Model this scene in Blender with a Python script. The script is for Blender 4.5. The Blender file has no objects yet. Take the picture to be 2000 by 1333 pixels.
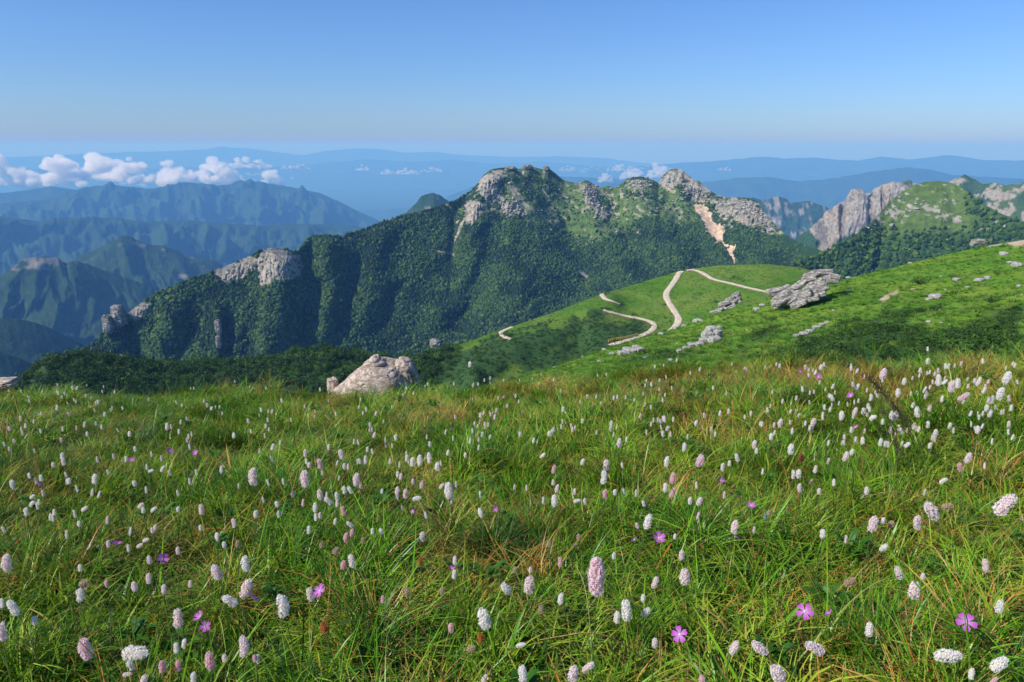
import bpy, math, random
import numpy as np
from mathutils import Vector, Matrix, Euler

SC = bpy.context.scene
COL = SC.collection
R = math.radians
rng = np.random.default_rng(7)
random.seed(7)

# ------------------------------------------------------------------ camera
EYE = 1.15                                   # metres above the turf at the tripod
PITCH = R(14.67)
FPX = 1450.0                                 # focal length in photograph pixels (2000 wide)
cam_d = bpy.data.cameras.new("camera"); cam = bpy.data.objects.new("camera", cam_d)
COL.objects.link(cam); SC.camera = cam
cam.location = (0, 0, EYE); cam.rotation_euler = (R(90) - PITCH, 0, 0)
cam_d.sensor_width = 36.0; cam_d.lens = 36.0 * FPX / 2000.0
cam_d.clip_start = 0.05; cam_d.clip_end = 300000.0

# ------------------------------------------------------------------ sky, sun, exposure
SUN_AZ = R(-116)          # measured from the view direction (+Y) towards +X: the sun stands to the left
SUN_EL = R(41)
world = bpy.data.worlds.new("World"); SC.world = world; world.use_nodes = True
wn = world.node_tree.nodes; wl = world.node_tree.links
bg = wn["Background"]; bg.inputs["Strength"].default_value = 0.110
sky = wn.new("ShaderNodeTexSky"); sky.sky_type = 'NISHITA'; sky.sun_disc = False
sky.sun_elevation = SUN_EL; sky.sun_rotation = SUN_AZ
sky.altitude = 0.0; sky.air_density = 1.0; sky.dust_density = 0.5; sky.ozone_density = 10.0
wb = wn.new("ShaderNodeVectorMath"); wb.operation = 'MULTIPLY'; wb.inputs[1].default_value = (0.89, 0.985, 1.17)   # the camera's white balance, all over
wl.new(sky.outputs["Color"], wb.inputs[0]); wl.new(wb.outputs[0], bg.inputs["Color"])
sun_d = bpy.data.lights.new("sun", 'SUN'); sun = bpy.data.objects.new("sun", sun_d); COL.objects.link(sun)
sun_d.energy = 5.0; sun_d.angle = R(0.5); sun_d.color = (1.0, 0.965, 0.91)
sdir = Vector((math.sin(SUN_AZ) * math.cos(SUN_EL), math.cos(SUN_AZ) * math.cos(SUN_EL), math.sin(SUN_EL)))
sun.rotation_euler = sdir.to_track_quat('Z', 'Y').to_euler()
vs = SC.view_settings
vs.view_transform = 'Standard'; vs.look = 'None'; vs.exposure = 0.20; vs.gamma = 1.0; vs.use_curve_mapping = False
cy = SC.cycles
cy.max_bounces = 14; cy.diffuse_bounces = 3; cy.transmission_bounces = 4; cy.transparent_max_bounces = 8
cy.volume_bounces = 12; cy.use_denoising = True

# ------------------------------------------------------------------ helpers: numbers
CP, SP = math.cos(PITCH), math.sin(PITCH)
def pdir(u, v):
    """direction of photograph pixel (u, v), scaled so that its horizontal length is one"""
    u = np.asarray(u, float); v = np.asarray(v, float)
    r = (u - 1000.0) / FPX; d = (v - 666.5) / FPX
    x = r; y = CP - d * SP; z = -SP - d * CP
    h = np.hypot(x, y)
    return x / h, y / h, z / h
def at(u, v, D):
    x, y, z = pdir(u, v)
    return np.stack([x * D, y * D, EYE + z * D], -1)
def project(P):
    P = np.asarray(P, float)
    x = P[..., 0]; y = P[..., 1]; z = P[..., 2] - EYE
    f = y * CP - z * SP; up = y * SP + z * CP
    f = np.where(np.abs(f) < 1e-6, 1e-6, f)
    return 1000.0 + FPX * x / f, 666.5 - FPX * up / f
def sstep(a, b, x):
    t = np.clip((x - a) / (b - a), 0, 1); return t * t * (3 - 2 * t)

_perm = np.random.default_rng(11).permutation(256).astype(np.int64); _perm = np.concatenate([_perm, _perm, _perm])
_ang = np.random.default_rng(12).normal(size=(256, 3)); _ang /= np.linalg.norm(_ang, axis=1)[:, None]
def noise(x, y, z=0.0):
    x, y, z = np.broadcast_arrays(np.asarray(x, float), np.asarray(y, float), np.asarray(z, float))
    xi = np.floor(x).astype(np.int64); yi = np.floor(y).astype(np.int64); zi = np.floor(z).astype(np.int64)
    xf, yf, zf = x - xi, y - yi, z - zi
    u = xf ** 3 * (xf * (xf * 6 - 15) + 10); v = yf ** 3 * (yf * (yf * 6 - 15) + 10); w = zf ** 3 * (zf * (zf * 6 - 15) + 10)
    def g(dx, dy, dz):
        h = _perm[_perm[_perm[(xi + dx) & 255] + ((yi + dy) & 255)] + ((zi + dz) & 255)] & 255
        a = _ang[h]; return a[..., 0] * (xf - dx) + a[..., 1] * (yf - dy) + a[..., 2] * (zf - dz)
    def L(a, b, t): return a + t * (b - a)
    return L(L(L(g(0,0,0), g(1,0,0), u), L(g(0,1,0), g(1,1,0), u), v), L(L(g(0,0,1), g(1,0,1), u), L(g(0,1,1), g(1,1,1), u), v), w) * 1.5
def fbm(x, y, z=0.0, o=4, lac=2.03, gain=0.5):
    s = 0; a = 1.0; n = 0
    for i in range(o):
        s = s + a * noise(x, y, z + 7.3 * i); n += a; a *= gain; x = x * lac; y = y * lac; z = np.asarray(z) * lac
    return s / n
def ridged(x, y, z=0.0, o=3, lac=2.1, gain=0.5):
    s = 0; a = 1.0; n = 0
    for i in range(o):
        s = s + a * (1 - np.abs(noise(x, y, z + 5.1 * i)) * 1.6); n += a; a *= gain; x = x * lac; y = y * lac; z = np.asarray(z) * lac
    return s / n
def polydist(u, v, pts):
    """distance in pixels from (u, v) to a polyline, and the fraction along it"""
    if np.size(u) > 4000:                                    # only look near the line
        pu = [p[0] for p in pts]; pv = [p[1] for p in pts]; m = (u > min(pu) - 70) & (u < max(pu) + 70) & (v > min(pv) - 70) & (v < max(pv) + 70)
        B = np.full(np.shape(u), 80.0); Fr = np.zeros(np.shape(u))
        if m.any():
            ub, vb = np.broadcast_arrays(u, v); ub = ub[m]; vb = vb[m]
            if ub.size <= 4000: ub = np.r_[ub, np.zeros(4001 - ub.size)]; vb = np.r_[vb, np.zeros(4001 - vb.size)]
            d, f = _pd(ub, vb, pts); k = int(m.sum()); B[m] = d[:k]; Fr[m] = f[:k]
        return B, Fr
    return _pd(u, v, pts)
def _pd(u, v, pts):
    best = np.full(np.shape(u), 1e9); frac = np.zeros(np.shape(u)); n = len(pts) - 1
    for i in range(n):
        (a, b), (c, d) = pts[i][:2], pts[i + 1][:2]
        dx, dy = c - a, d - b; L2 = dx * dx + dy * dy + 1e-9
        t = np.clip(((u - a) * dx + (v - b) * dy) / L2, 0, 1)
        dd = np.hypot(u - a - t * dx, v - b - t * dy)
        m = dd < best; best = np.where(m, dd, best); frac = np.where(m, (i + t) / n, frac)
    return best, frac
def inpoly(u, v, poly):
    """1 inside a polygon of pixels, falling to 0 over a few pixels outside"""
    ins = np.zeros(np.shape(u), bool); n = len(poly); pu = [p[0] for p in poly]; pv = [p[1] for p in poly]
    if np.size(u) > 4000:
        m = (u > min(pu) - 70) & (u < max(pu) + 70) & (v > min(pv) - 70) & (v < max(pv) + 70); B = np.full(np.shape(u), -80.0)
        if m.any():
            um, vm = u[m], v[m]; out = []
            for q in range(0, um.size, 4000): out.append(inpoly(um[q:q + 4000], vm[q:q + 4000], poly))
            B[m] = np.concatenate(out)
        return B
    for i in range(n):
        x1, y1 = poly[i]; x2, y2 = poly[(i + 1) % n]
        c = ((y1 > v) != (y2 > v)) & (u < (x2 - x1) * (v - y1) / (y2 - y1 + 1e-9) + x1)
        ins ^= c
    d, _ = polydist(u, v, list(poly) + [poly[0]])
    return np.where(ins, d, -d)

# ------------------------------------------------------------------ helpers: objects
def tag(o, label=None, cat=None, group=None, kind=None):
    if label: o["label"] = label
    if cat: o["category"] = cat
    if group: o["group"] = group
    if kind: o["kind"] = kind
    return o
def link(o, parent=None):
    COL.objects.link(o)
    if parent is not None: o.parent = parent
    return o
def mesh_obj(name, V, F, mat=None, parent=None, smooth=True, cols=None, do_link=True):
    V = np.asarray(V, np.float32).reshape(-1, 3)
    me = bpy.data.meshes.new(name)
    if isinstance(F, np.ndarray):
        k = F.shape[1]; n = F.shape[0]
        me.vertices.add(len(V)); me.vertices.foreach_set("co", V.ravel())
        me.loops.add(n * k); me.loops.foreach_set("vertex_index", F.astype(np.int32).ravel())
        me.polygons.add(n); me.polygons.foreach_set("loop_start", np.arange(0, n * k, k, dtype=np.int32))
        me.update(calc_edges=True)
    else:
        me.from_pydata(V.tolist(), [], F); me.update()
    if cols is not None:
        at_ = me.attributes.new("Col", 'FLOAT_COLOR', 'POINT')
        c = np.ones((len(V), 4), np.float32); c[:, :cols.shape[1]] = cols
        at_.data.foreach_set("color", c.ravel())
    if smooth and len(me.polygons):
        me.polygons.foreach_set("use_smooth", np.ones(len(me.polygons), bool))
    if mat is not None: me.materials.append(mat)
    o = bpy.data.objects.new(name, me)
    if do_link: link(o, parent)
    return o
def empty(name, loc=(0, 0, 0)):
    o = bpy.data.objects.new(name, None); o.empty_display_size = 0.05; o.location = loc
    return link(o)
def gridfaces(nr, nc):
    i = np.arange(nr * nc).reshape(nr, nc)
    return np.stack([i[:-1, :-1].ravel(), i[:-1, 1:].ravel(), i[1:, 1:].ravel(), i[1:, :-1].ravel()], 1)

# ------------------------------------------------------------------ helpers: materials
def new_mat(name):
    m = bpy.data.materials.new(name); m.use_nodes = True
    nt = m.node_tree; return m, nt.nodes, nt.links, nt.nodes["Principled BSDF"]
def ramp(nodes, stops):
    r = nodes.new("ShaderNodeValToRGB"); e = r.color_ramp.elements
    while len(e) < len(stops): e.new(0.5)
    for el, (p, c) in zip(e, stops): el.position = p; el.color = (*c, 1)
    return r
def mat_terrain(name, scale, bump, var=0.35, rough=0.95):
    """colour from the mesh, broken up by two scales of noise, with fine relief"""
    m, n, l, b = new_mat(name)
    a = n.new("ShaderNodeAttribute"); a.attribute_name = "Col"
    g = n.new("ShaderNodeNewGeometry")
    t1 = n.new("ShaderNodeTexNoise"); t1.inputs["Scale"].default_value = scale; t1.inputs["Detail"].default_value = 6
    l.new(g.outputs["Position"], t1.inputs["Vector"])
    mr = n.new("ShaderNodeMapRange"); mr.inputs[1].default_value = 0.25; mr.inputs[2].default_value = 0.75
    mr.inputs[3].default_value = 1 - var; mr.inputs[4].default_value = 1 + var
    l.new(t1.outputs["Fac"], mr.inputs[0])
    mx = n.new("ShaderNodeVectorMath"); mx.operation = 'SCALE'
    l.new(a.outputs["Color"], mx.inputs[0]); l.new(mr.outputs[0], mx.inputs["Scale"])
    l.new(mx.outputs[0], b.inputs["Base Color"])
    b.inputs["Roughness"].default_value = rough; b.inputs["Specular IOR Level"].default_value = 0.1
    bp = n.new("ShaderNodeBump"); bp.inputs["Strength"].default_value = 1.0; bp.inputs["Distance"].default_value = bump
    t2 = n.new("ShaderNodeTexNoise"); t2.inputs["Scale"].default_value = scale * 2.3; t2.inputs["Detail"].default_value = 5
    l.new(g.outputs["Position"], t2.inputs["Vector"])
    l.new(t2.outputs["Fac"], bp.inputs["Height"]); l.new(bp.outputs[0], b.inputs["Normal"])
    return m
def mat_leaf(name, stops, transl=0.35, rough=0.6, tip=None, attr=None):
    """foliage: a hue per instance (or per mesh point), part of the light passing through"""
    m, n, l, b = new_mat(name)
    if attr:
        s = n.new("ShaderNodeAttribute"); s.attribute_name = attr; col = s.outputs["Color"]
    else:
        oi = n.new("ShaderNodeObjectInfo"); r = ramp(n, stops); l.new(oi.outputs["Random"], r.inputs[0]); col = r.outputs[0]
        if tip is not None:
            a = n.new("ShaderNodeAttribute"); a.attribute_name = "tip"
            mx = n.new("ShaderNodeMix"); mx.data_type = 'RGBA'; l.new(a.outputs["Fac"], mx.inputs[0])
            l.new(col, mx.inputs[6]); mx.inputs[7].default_value = (*tip, 1); col = mx.outputs[2]
    l.new(col, b.inputs["Base Color"]); b.inputs["Roughness"].default_value = rough; b.inputs["Specular IOR Level"].default_value = 0.25
    tr = n.new("ShaderNodeBsdfTranslucent"); l.new(col, tr.inputs["Color"])
    mix = n.new("ShaderNodeMixShader"); mix.inputs[0].default_value = transl
    l.new(b.outputs[0], mix.inputs[1]); l.new(tr.outputs[0], mix.inputs[2])
    l.new(mix.outputs[0], n["Material Output"].inputs["Surface"])
    return m

# ------------------------------------------------------------------ helpers: instancing for stuff
def proto_collection(name, objs):
    c = bpy.data.collections.new(name)
    for i, o in enumerate(objs):
        o.name = "%s_%02d" % (name, i); c.objects.link(o)
    return c
def scatter(name, pts, scale, rot, idx, coll, label=None, cat=None):
    """one object: copies of the prototypes set on the given points (kind = stuff)"""
    me = bpy.data.meshes.new(name); pts = np.asarray(pts, np.float32)
    me.vertices.add(len(pts)); me.vertices.foreach_set("co", pts.ravel())
    a = me.attributes.new("s", 'FLOAT_VECTOR', 'POINT'); a.data.foreach_set("vector", np.asarray(scale, np.float32).ravel())
    a = me.attributes.new("r", 'FLOAT_VECTOR', 'POINT'); a.data.foreach_set("vector", np.asarray(rot, np.float32).ravel())
    a = me.attributes.new("i", 'INT', 'POINT'); a.data.foreach_set("value", np.asarray(idx, np.int32).ravel())
    o = link(bpy.data.objects.new(name, me))
    ng = bpy.data.node_groups.new(name, 'GeometryNodeTree')
    ng.interface.new_socket("Geometry", in_out='INPUT', socket_type='NodeSocketGeometry')
    ng.interface.new_socket("Geometry", in_out='OUTPUT', socket_type='NodeSocketGeometry')
    N, L = ng.nodes, ng.links
    gi, go = N.new("NodeGroupInput"), N.new("NodeGroupOutput")
    ci = N.new("GeometryNodeCollectionInfo"); ci.inputs[0].default_value = coll
    ci.inputs["Separate Children"].default_value = True; ci.inputs["Reset Children"].default_value = True
    ip = N.new("GeometryNodeInstanceOnPoints"); ip.inputs["Pick Instance"].default_value = True
    def na(nm, t):
        q = N.new("GeometryNodeInputNamedAttribute"); q.data_type = t; q.inputs[0].default_value = nm
        return [s for s in q.outputs if s.enabled and s.name == "Attribute"][0]
    e2r = N.new("FunctionNodeEulerToRotation")
    L.new(gi.outputs[0], ip.inputs["Points"]); L.new(ci.outputs[0], ip.inputs["Instance"])
    L.new(na("i", 'INT'), ip.inputs["Instance Index"]); L.new(na("r", 'FLOAT_VECTOR'), e2r.inputs[0])
    L.new(e2r.outputs[0], ip.inputs["Rotation"]); L.new(na("s", 'FLOAT_VECTOR'), ip.inputs["Scale"])
    L.new(ip.outputs[0], go.inputs[0])
    md = o.modifiers.new("scatter", 'NODES'); md.node_group = ng
    return tag(o, label, cat, kind="stuff")
# ================================================================== THE SETTING
ROCK = np.array([0.27, 0.25, 0.205]); ROCKP = np.array([0.35, 0.29, 0.215]); FOREST = np.array([0.022, 0.050, 0.016])
GRASSY = np.array([0.095, 0.150, 0.035]); TURF = np.array([0.095, 0.215, 0.016])
def mixc(a, b, m):
    return a + (b - a) * np.asarray(m)[..., None]

def ridge(name, crest, du, rows, S, m, amp, lam, mat, colfn=None, fan=0.0, jag=0.6, zmin=-1500.0, label=None, back=0.75, extra=None, seed=0.0, concave=0.25, rough=0.12, power=1.0, aniso=3.2, octs=3, far=1.0):
    """A mountain range: a crest given by photograph pixels and real distance (u, v, D), a front slope broken
    into spurs and gullies, and a back slope. Every vertex stands at its real place in metres."""
    c = np.array(crest, float); c[:, 2] *= far; S, amp, lam = S * far, amp * far, lam * far
    u = np.arange(c[0, 0], c[-1, 0] + du, du)
    v = np.interp(u, c[:, 0], c[:, 1]); D = np.interp(u, c[:, 0], c[:, 2])
    k = np.array([1, 2, 3, 2, 1.0]); k /= k.sum()
    D = np.convolve(np.pad(D, 2, 'edge'), k, 'valid')
    v = v + jag * fbm(u / 14.0 + seed, seed, o=3) * 2
    dx, dy, dz = pdir(u, v)
    zc = EYE + dz * D
    X = np.cumsum(np.r_[0, np.hypot(np.diff(dx * D), np.diff(dy * D))]) + seed * 977
    def soft(a, px=26.0):                                   # small teeth of the crest fade out down the slope
        h = max(2, int(2.5 * px / du)); g = np.exp(-0.5 * (np.arange(-h, h + 1) * du / px) ** 2); g /= g.sum()
        e = np.r_[2 * a[0] - a[h:0:-1], a, 2 * a[-1] - a[-2:-h - 2:-1]] if len(a) > h + 2 else np.pad(a, h, 'edge')
        return np.convolve(e, g, 'valid')
    zs_, Ds_ = soft(zc), soft(D)
    tb = np.array([-1.0, -0.55, -0.25, -0.1, -0.03]); tf = np.linspace(0, 1, rows) ** 1.35
    t = np.r_[tb, tf][:, None]
    s = t * S
    drop = np.where(s >= 0, m * s * (1 + concave * (1 - 2 * np.clip(t, 0, 1)) * 0.8), -s * back)
    wsm = sstep(0.0, 0.16, np.abs(t)); zc = zc * (1 - wsm) + zs_ * wsm; D = D * (1 - wsm) + Ds_ * wsm
    ramp_ = np.where(t >= 0, sstep(0, 0.22, t) * 0.85 + 0.15 * sstep(0, 0.05, t), sstep(0, 0.4, -t) * 0.5)
    fanv = fan(u)[None, :] if callable(fan) else fan
    Xw = X[None, :] + fanv * s + lam * 0.5 * fbm(X[None, :] / (lam * 1.7), s / (lam * 2.2), seed, o=2) * (1.0 if aniso > 2 else 2.2)
    sp = ridged(Xw / lam, s / (lam * aniso), seed, o=octs) ** power - 0.55
    sp = sp * 0.75 + 0.30 * (ridged(Xw / (lam * 0.37), s / (lam * 0.8), seed + 3, o=2) - 0.5) + 0.75 * fbm(Xw / (lam * 1.1), s / (lam * 0.9), seed + 6, o=4)
    out = amp * sp * ramp_
    if extra is not None:
        P0 = np.stack([dx * (D - s), dy * (D - s), zc - drop], -1)
        U0, V0 = project(P0); out = out + extra(U0, V0, t) * sstep(0.0, 0.04, t)
    Df = D - s - out
    z = zc - drop + amp * rough * fbm(X[None, :] / (lam * 0.3), s / (lam * 0.3), seed + 9, o=4) * sstep(0.0, 0.05, np.abs(t))
    z = np.maximum(z, zmin)
    P = np.stack([np.broadcast_to(dx, Df.shape) * Df, np.broadcast_to(dy, Df.shape) * Df, z], -1)
    U, V = project(P)
    cols = colfn(U, V, t + 0 * U, P) if colfn else np.broadcast_to(FOREST, P.shape)
    o = mesh_obj(name, P, gridfaces(*Df.shape), mat, cols=cols.reshape(-1, 3))
    tag(o, label, "mountain", kind="structure")
    return o, P, U, V, t + 0 * U

M_FAR = mat_terrain("far_forest_slope", 0.004, 14.0, 0.25)
M_MID = mat_terrain("forest_slope", 0.03, 5.0, 0.45)
M_MAIN = mat_terrain("mountain_face", 0.12, 1.6, 0.40)

# ---- the valley floor: one sheet out to the horizon
gsz = 62000.0
vl = mesh_obj("ground", [(-gsz, -20000, -1520), (gsz, -20000, -1520), (gsz, gsz, -1520), (-gsz, gsz, -1520)], [(0, 1, 2, 3)], M_FAR,
              cols=np.array([[0.03, 0.06, 0.02]] * 4))
tag(vl, "forested valley floor far below the peaks", "ground", kind="structure")

# ---- far blue ranges
ridge("mountain", [(-500,312,40000),(0,308,40000),(100,304,40000),(250,297,40000),(330,296,40000),(400,292,40000),(430,287,40000),(480,290,40000),(540,297,40000),(590,304,40000),(640,295,40000),(690,290,40000),(750,292,40000),(790,299,40000),(850,297,40000),(900,303,40000),(1000,307,40000),(1100,306,40000),(1180,309,40000),(1250,318,40000),(1320,324,40000),(1450,330,40000),(1800,335,40000)],
      6, 40, 5000, 0.33, 900, 2600, M_FAR, seed=1.3, jag=1.0, label="farthest pale blue range along the horizon")
ridge("mountain", [(-500,338,31000),(0,334,31000),(150,326,31000),(300,330,31000),(450,324,31000),(560,326,31000),(640,318,31000),(720,311,31000),(800,317,31000),(880,312,31000),(960,320,31000),(1060,316,31000),(1150,324,31000),(1250,330,31000),(1400,340,31000)],
      6, 40, 4200, 0.35, 800, 2200, M_FAR, seed=1.9, jag=1.1, label="second far blue range in front of the horizon")
ridge("mountain", [(1150,335,27000),(1250,326,27000),(1330,318,27000),(1380,316,27000),(1450,310,27000),(1490,306,27000),(1530,310,27000),(1590,308,27000),(1630,312,27000),(1680,314,27000),(1720,306,27000),(1780,312,27000),(1850,303,27000),(1880,306,27000),(1920,313,27000),(2000,314,27000),(2200,308,27000),(2500,318,27000)],
      6, 40, 3600, 0.38, 700, 2000, M_FAR, seed=2.1, jag=1.1, label="blue range on the right horizon behind the bare dome")
ridge("mountain", [(640,420,17000),(720,412,17000),(800,406,17000),(870,386,17000),(930,362,17000),(1000,352,17000),(1100,345,17000),(1200,350,17000),(1300,365,17000),(1380,356,16000),(1440,348,15500),(1500,346,15500),(1560,355,15500),(1620,350,15500),(1690,338,15500),(1770,327,15500),(1820,332,15500),(1860,342,15500),(2000,350,15500),(2200,340,15500),(2500,350,15500)],
      5, 46, 2600, 0.42, 520, 1500, M_FAR, seed=3.7, jag=1.2, label="deep blue ridge between the bare dome and the pink cliffs")
ridge("mountain", [(-500,392,13500),(-200,372,13500),(0,378,13500),(50,372,13500),(99,364,13500),(135,369,13500),(200,380,13500),(300,395,13500)],
      4, 46, 2400, 0.45, 480, 1100, M_FAR, seed=4.4, label="blue shoulder below the cloud bank on the left edge")
ridge("mountain", [(-500,420,11000),(-200,400,11000),(0,399,11000),(80,390,11000),(140,373,11000),(167,366,11000),(215,361,11000),(262,366,11000),(294,369,11000),(325,364,11000),(358,356,11000),(397,359,11000),(425,362,11000),(449,361,11000),(458,356,11000),(469,352,11000),(478,354,11000),(489,349,11000),(497,355,11000),(505,354,11000),(537,361,11000),(580,368,11000),(624,377,11000),(668,397,11000),(700,413,11000),(760,440,11000),(900,480,11000)],
      2.5, 70, 2600, 0.50, 900, 780, M_FAR, seed=5.2, jag=1.1, fan=0.25, power=1.4, rough=0.3, label="broad blue mountain with a castellated top under the clouds")
ridge("mountain", [(-500,440,7300),(-200,415,7300),(0,423,7300),(80,433,7300),(119,426,7300),(171,425,7300),(222,425,7300),(262,431,7300),(318,433,7300),(370,431,7300),(429,436,7300),(517,441,7300),(596,437,7300),(680,441,7300),(760,450,7300),(900,470,7300)],
      2.5, 80, 2400, 0.52, 680, 480, M_FAR, seed=6.9, jag=1.0, fan=0.35, power=1.4, rough=0.3, label="even topped blue ridge with many parallel spurs")

def col_mid(rock_top=0.12, amount=0.55):
    def f(U, V, t, P):
        n = fbm(P[..., 0] / 120, P[..., 1] / 120, P[..., 2] / 70, o=4)
        g = fbm(P[..., 0] / 400, P[..., 1] / 400, 3.0, o=3)
        base = mixc(FOREST * 0.7, np.array([0.026, 0.056, 0.017]), sstep(-0.3, 0.4, g))
        rk = sstep(amount - 0.12, amount + 0.05, n + 0.22 * sstep(rock_top * 2, 0, t))
        return mixc(base, ROCK * 0.7, rk * 0.8)
    return f
ridge("mountain", [(100,540,3700),(160,500,3700),(200,481,3700),(225,470,3700),(236,462,3700),(245,460,3700),(258,463,3700),(265,468,3700),(290,478,3700),(320,480,3700),(345,490,3700),(370,502,3700),(400,505,3700),(420,510,3700),(460,535,3700),(560,600,3700)],
      1.5, 110, 1300, 0.62, 260, 250, M_MID, col_mid(), far=1.2, seed=7.7, jag=1.0, fan=-0.2, label="dark blue green peak with a small rocky tip in the left valley")
ridge("mountain", [(-400,590,2700),(-150,560,2700),(0,542,2700),(25,522,2700),(48,506,2700),(65,502,2700),(83,501,2700),(100,502,2700),(115,504,2700),(122,511,2700),(129,514,2700),(140,509,2700),(151,508,2700),(165,514,2700),(191,524,2700),(226,536,2700),(294,560,2700),(360,600,2700),(480,680,2700)],
      1.2, 150, 1100, 0.72, 320, 230, M_MID, col_mid(0.2, 0.56), far=1.3, seed=8.1, jag=1.0, fan=0.35, power=1.4, label="craggy forested mountain with rock ribs at the left edge")
ridge("mountain", [(-400,650,1900),(-150,630,1900),(0,622,1900),(30,622,1900),(60,628,1900),(95,640,1900),(150,667,1900),(220,710,1900),(400,800,1900)],
      1.5, 90, 700, 0.7, 120, 260, M_MID, col_mid(0.05, 0.6), far=1.3, seed=9.4, jag=0.8, fan=0.5, label="shadowed forest spur in the lower left valley")
ridge("mountain", [(-400,700,1500),(0,688,1500),(40,700,1500),(75,718,1500),(140,760,1500),(300,860,1500)],
      2, 60, 500, 0.7, 80, 200, M_MID, col_mid(0.05, 0.6), far=1.3, seed=10.4, jag=0.8, fan=0.5, label="low dark spur at the foot of the left valley")
ridge("mountain", [(640,470,2300),(680,455,2300),(745,437,2300),(770,428,2300),(795,413,2300),(810,400,2300),(822,385,2300),(832,379,2300),(846,377,2300),(858,381,2300),(872,390,2300),(885,403,2300),(920,430,2300),(1000,470,2300)],
      1.5, 70, 500, 0.75, 70, 130, M_MID, col_mid(0.3, 0.36), far=1.5, seed=11.8, jag=1.8, label="small rounded knob rising behind the long forest ridge")
ridge("mountain", [(1400,420,3000),(1440,395,3000),(1470,386,3000),(1485,391,3000),(1500,390,3000),(1510,385,3000),(1522,384,3000),(1535,388,3000),(1545,396,3000),(1560,396,3000),(1580,392,3000),(1600,400,3000),(1612,403,3000),(1640,425,3000),(1700,470,3000),(1760,500,3000)],
      1.2, 110, 700, 0.95, 120, 150, M_MID, None if False else (lambda U, V, t, P: mixc(mixc(FOREST, ROCK * 0.8, sstep(0.10, 0.32, fbm(P[..., 0] / 45, P[..., 2] / 80, 1.0, o=5) + 0.30 * sstep(30, 0, np.abs(U - 1518)) * sstep(450, 400, V))), ROCKP * 0.8, 0.4 * sstep(0.2, 0.45, fbm(P[..., 0] / 50, P[..., 2] / 90, 5.0)))),
      seed=12.6, jag=0.8, power=1.5, far=1.9, label="bluish cliff domes in the gap behind the main mountain")

# ---- pink cliffs and the green dome on the right
def cliff_extra(U, V, t):
    d = 11.0 * (ridged(U / 26.0 + 0.8 * noise(U / 30, V / 20, 2.), V / 110, 3.0, o=2) - 0.6) + 7.0 * (ridged(U / 9.0, V / 34 + U / 50, 5.0, o=3) - 0.6) + 7.0 * fbm(U / 9, V / 7, 7.0, o=4)
    for pl, a, w in (([(1643, 400), (1645, 480)], 30, 4), ([(1700, 380), (1697, 440)], 24, 4), ([(1722, 362), (1724, 410)], 16, 3), ([(1600, 440), (1598, 480)], 16, 4)):
        q, _ = polydist(U + 2 * noise(U / 9, V / 9, 1.0), V, pl); d = d - a * np.exp(-(q / w) ** 2)
    return d
def col_cliff(U, V, t, P):
    n = fbm(P[..., 0] / 60, P[..., 2] / 110, P[..., 1] / 90, o=5); st = fbm(P[..., 0] / 18, P[..., 2] / 120, 2.0, o=3)
    rk = sstep(-0.22, 0.02, n + 0.4 * sstep(475, 450, V) - 0.22 - 0.6 * sstep(1600, 1575, U + 10 * n) + 0.1 * st)
    n3 = fbm(P[..., 0] / 7, P[..., 1] / 12, P[..., 2] / 9, o=4)
    c = mixc(FOREST * 1.3, mixc(np.array([0.25, 0.23, 0.21]), ROCKP * 0.85, sstep(-0.2, 0.3, n + st * .5)), rk)
    c = mixc(c, np.array([0.13, 0.12, 0.11]), 0.75 * sstep(0.08, 0.35, st + 0.5 * n3) * rk)
    return mixc(c, FOREST * 1.5, 0.85 * sstep(0.22, 0.38, n3))
ridge("mountain", [(1480,530,1750),(1540,480,1750),(1570,455,1750),(1590,440,1740),(1612,415,1720),(1635,400,1700),(1650,392,1700),(1656,380,1690),(1664,371,1690),(1675,369,1690),(1686,371,1690),(1693,378,1690),(1700,377,1690),(1707,368,1690),(1720,362,1690),(1735,358,1690),(1745,354,1690),(1760,357,1690),(1775,353,1690),(1790,358,1690),(1850,380,1650),(1950,430,1600)],
      0.9, 150, 330, 1.9, 55, 75, M_MAIN, col_cliff, extra=cliff_extra, far=1.5, seed=13.5, jag=2.4, power=1.6, concave=-0.2, label="pink granite cliffs with vertical clefts beside the green dome")
def col_peak(U, V, t, P):
    n = fbm(P[..., 0] / 50, P[..., 1] / 50, P[..., 2] / 40, o=5)
    return mixc(mixc(FOREST * 1.4, GRASSY * 0.7, sstep(-.2, .3, fbm(P[..., 0] / 160, P[..., 1] / 160, 1.))), mixc(ROCK, ROCKP, 0.5) * 0.85, sstep(0.10, 0.26, n + 0.25 * fbm(P[..., 0] / 9, P[..., 1] / 12, P[..., 2] / 8, o=3) + 0.12 * sstep(1880, 1960, U)))
ridge("mountain", [(1780,400,1850),(1830,370,1850),(1860,352,1850),(1876,346,1850),(1885,341,1850),(1893,345,1850),(1905,351,1850),(1920,360,1820),(1940,358,1800),(1965,362,1780),(1990,360,1760),(2010,352,1750),(2060,335,1700),(2150,330,1650),(2400,360,1600)],
      1.0, 110, 500, 0.8, 60, 120, M_MAIN, col_peak, far=1.5, seed=14.2, jag=1.0, label="rocky peaks along the ridge behind the green dome")
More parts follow.
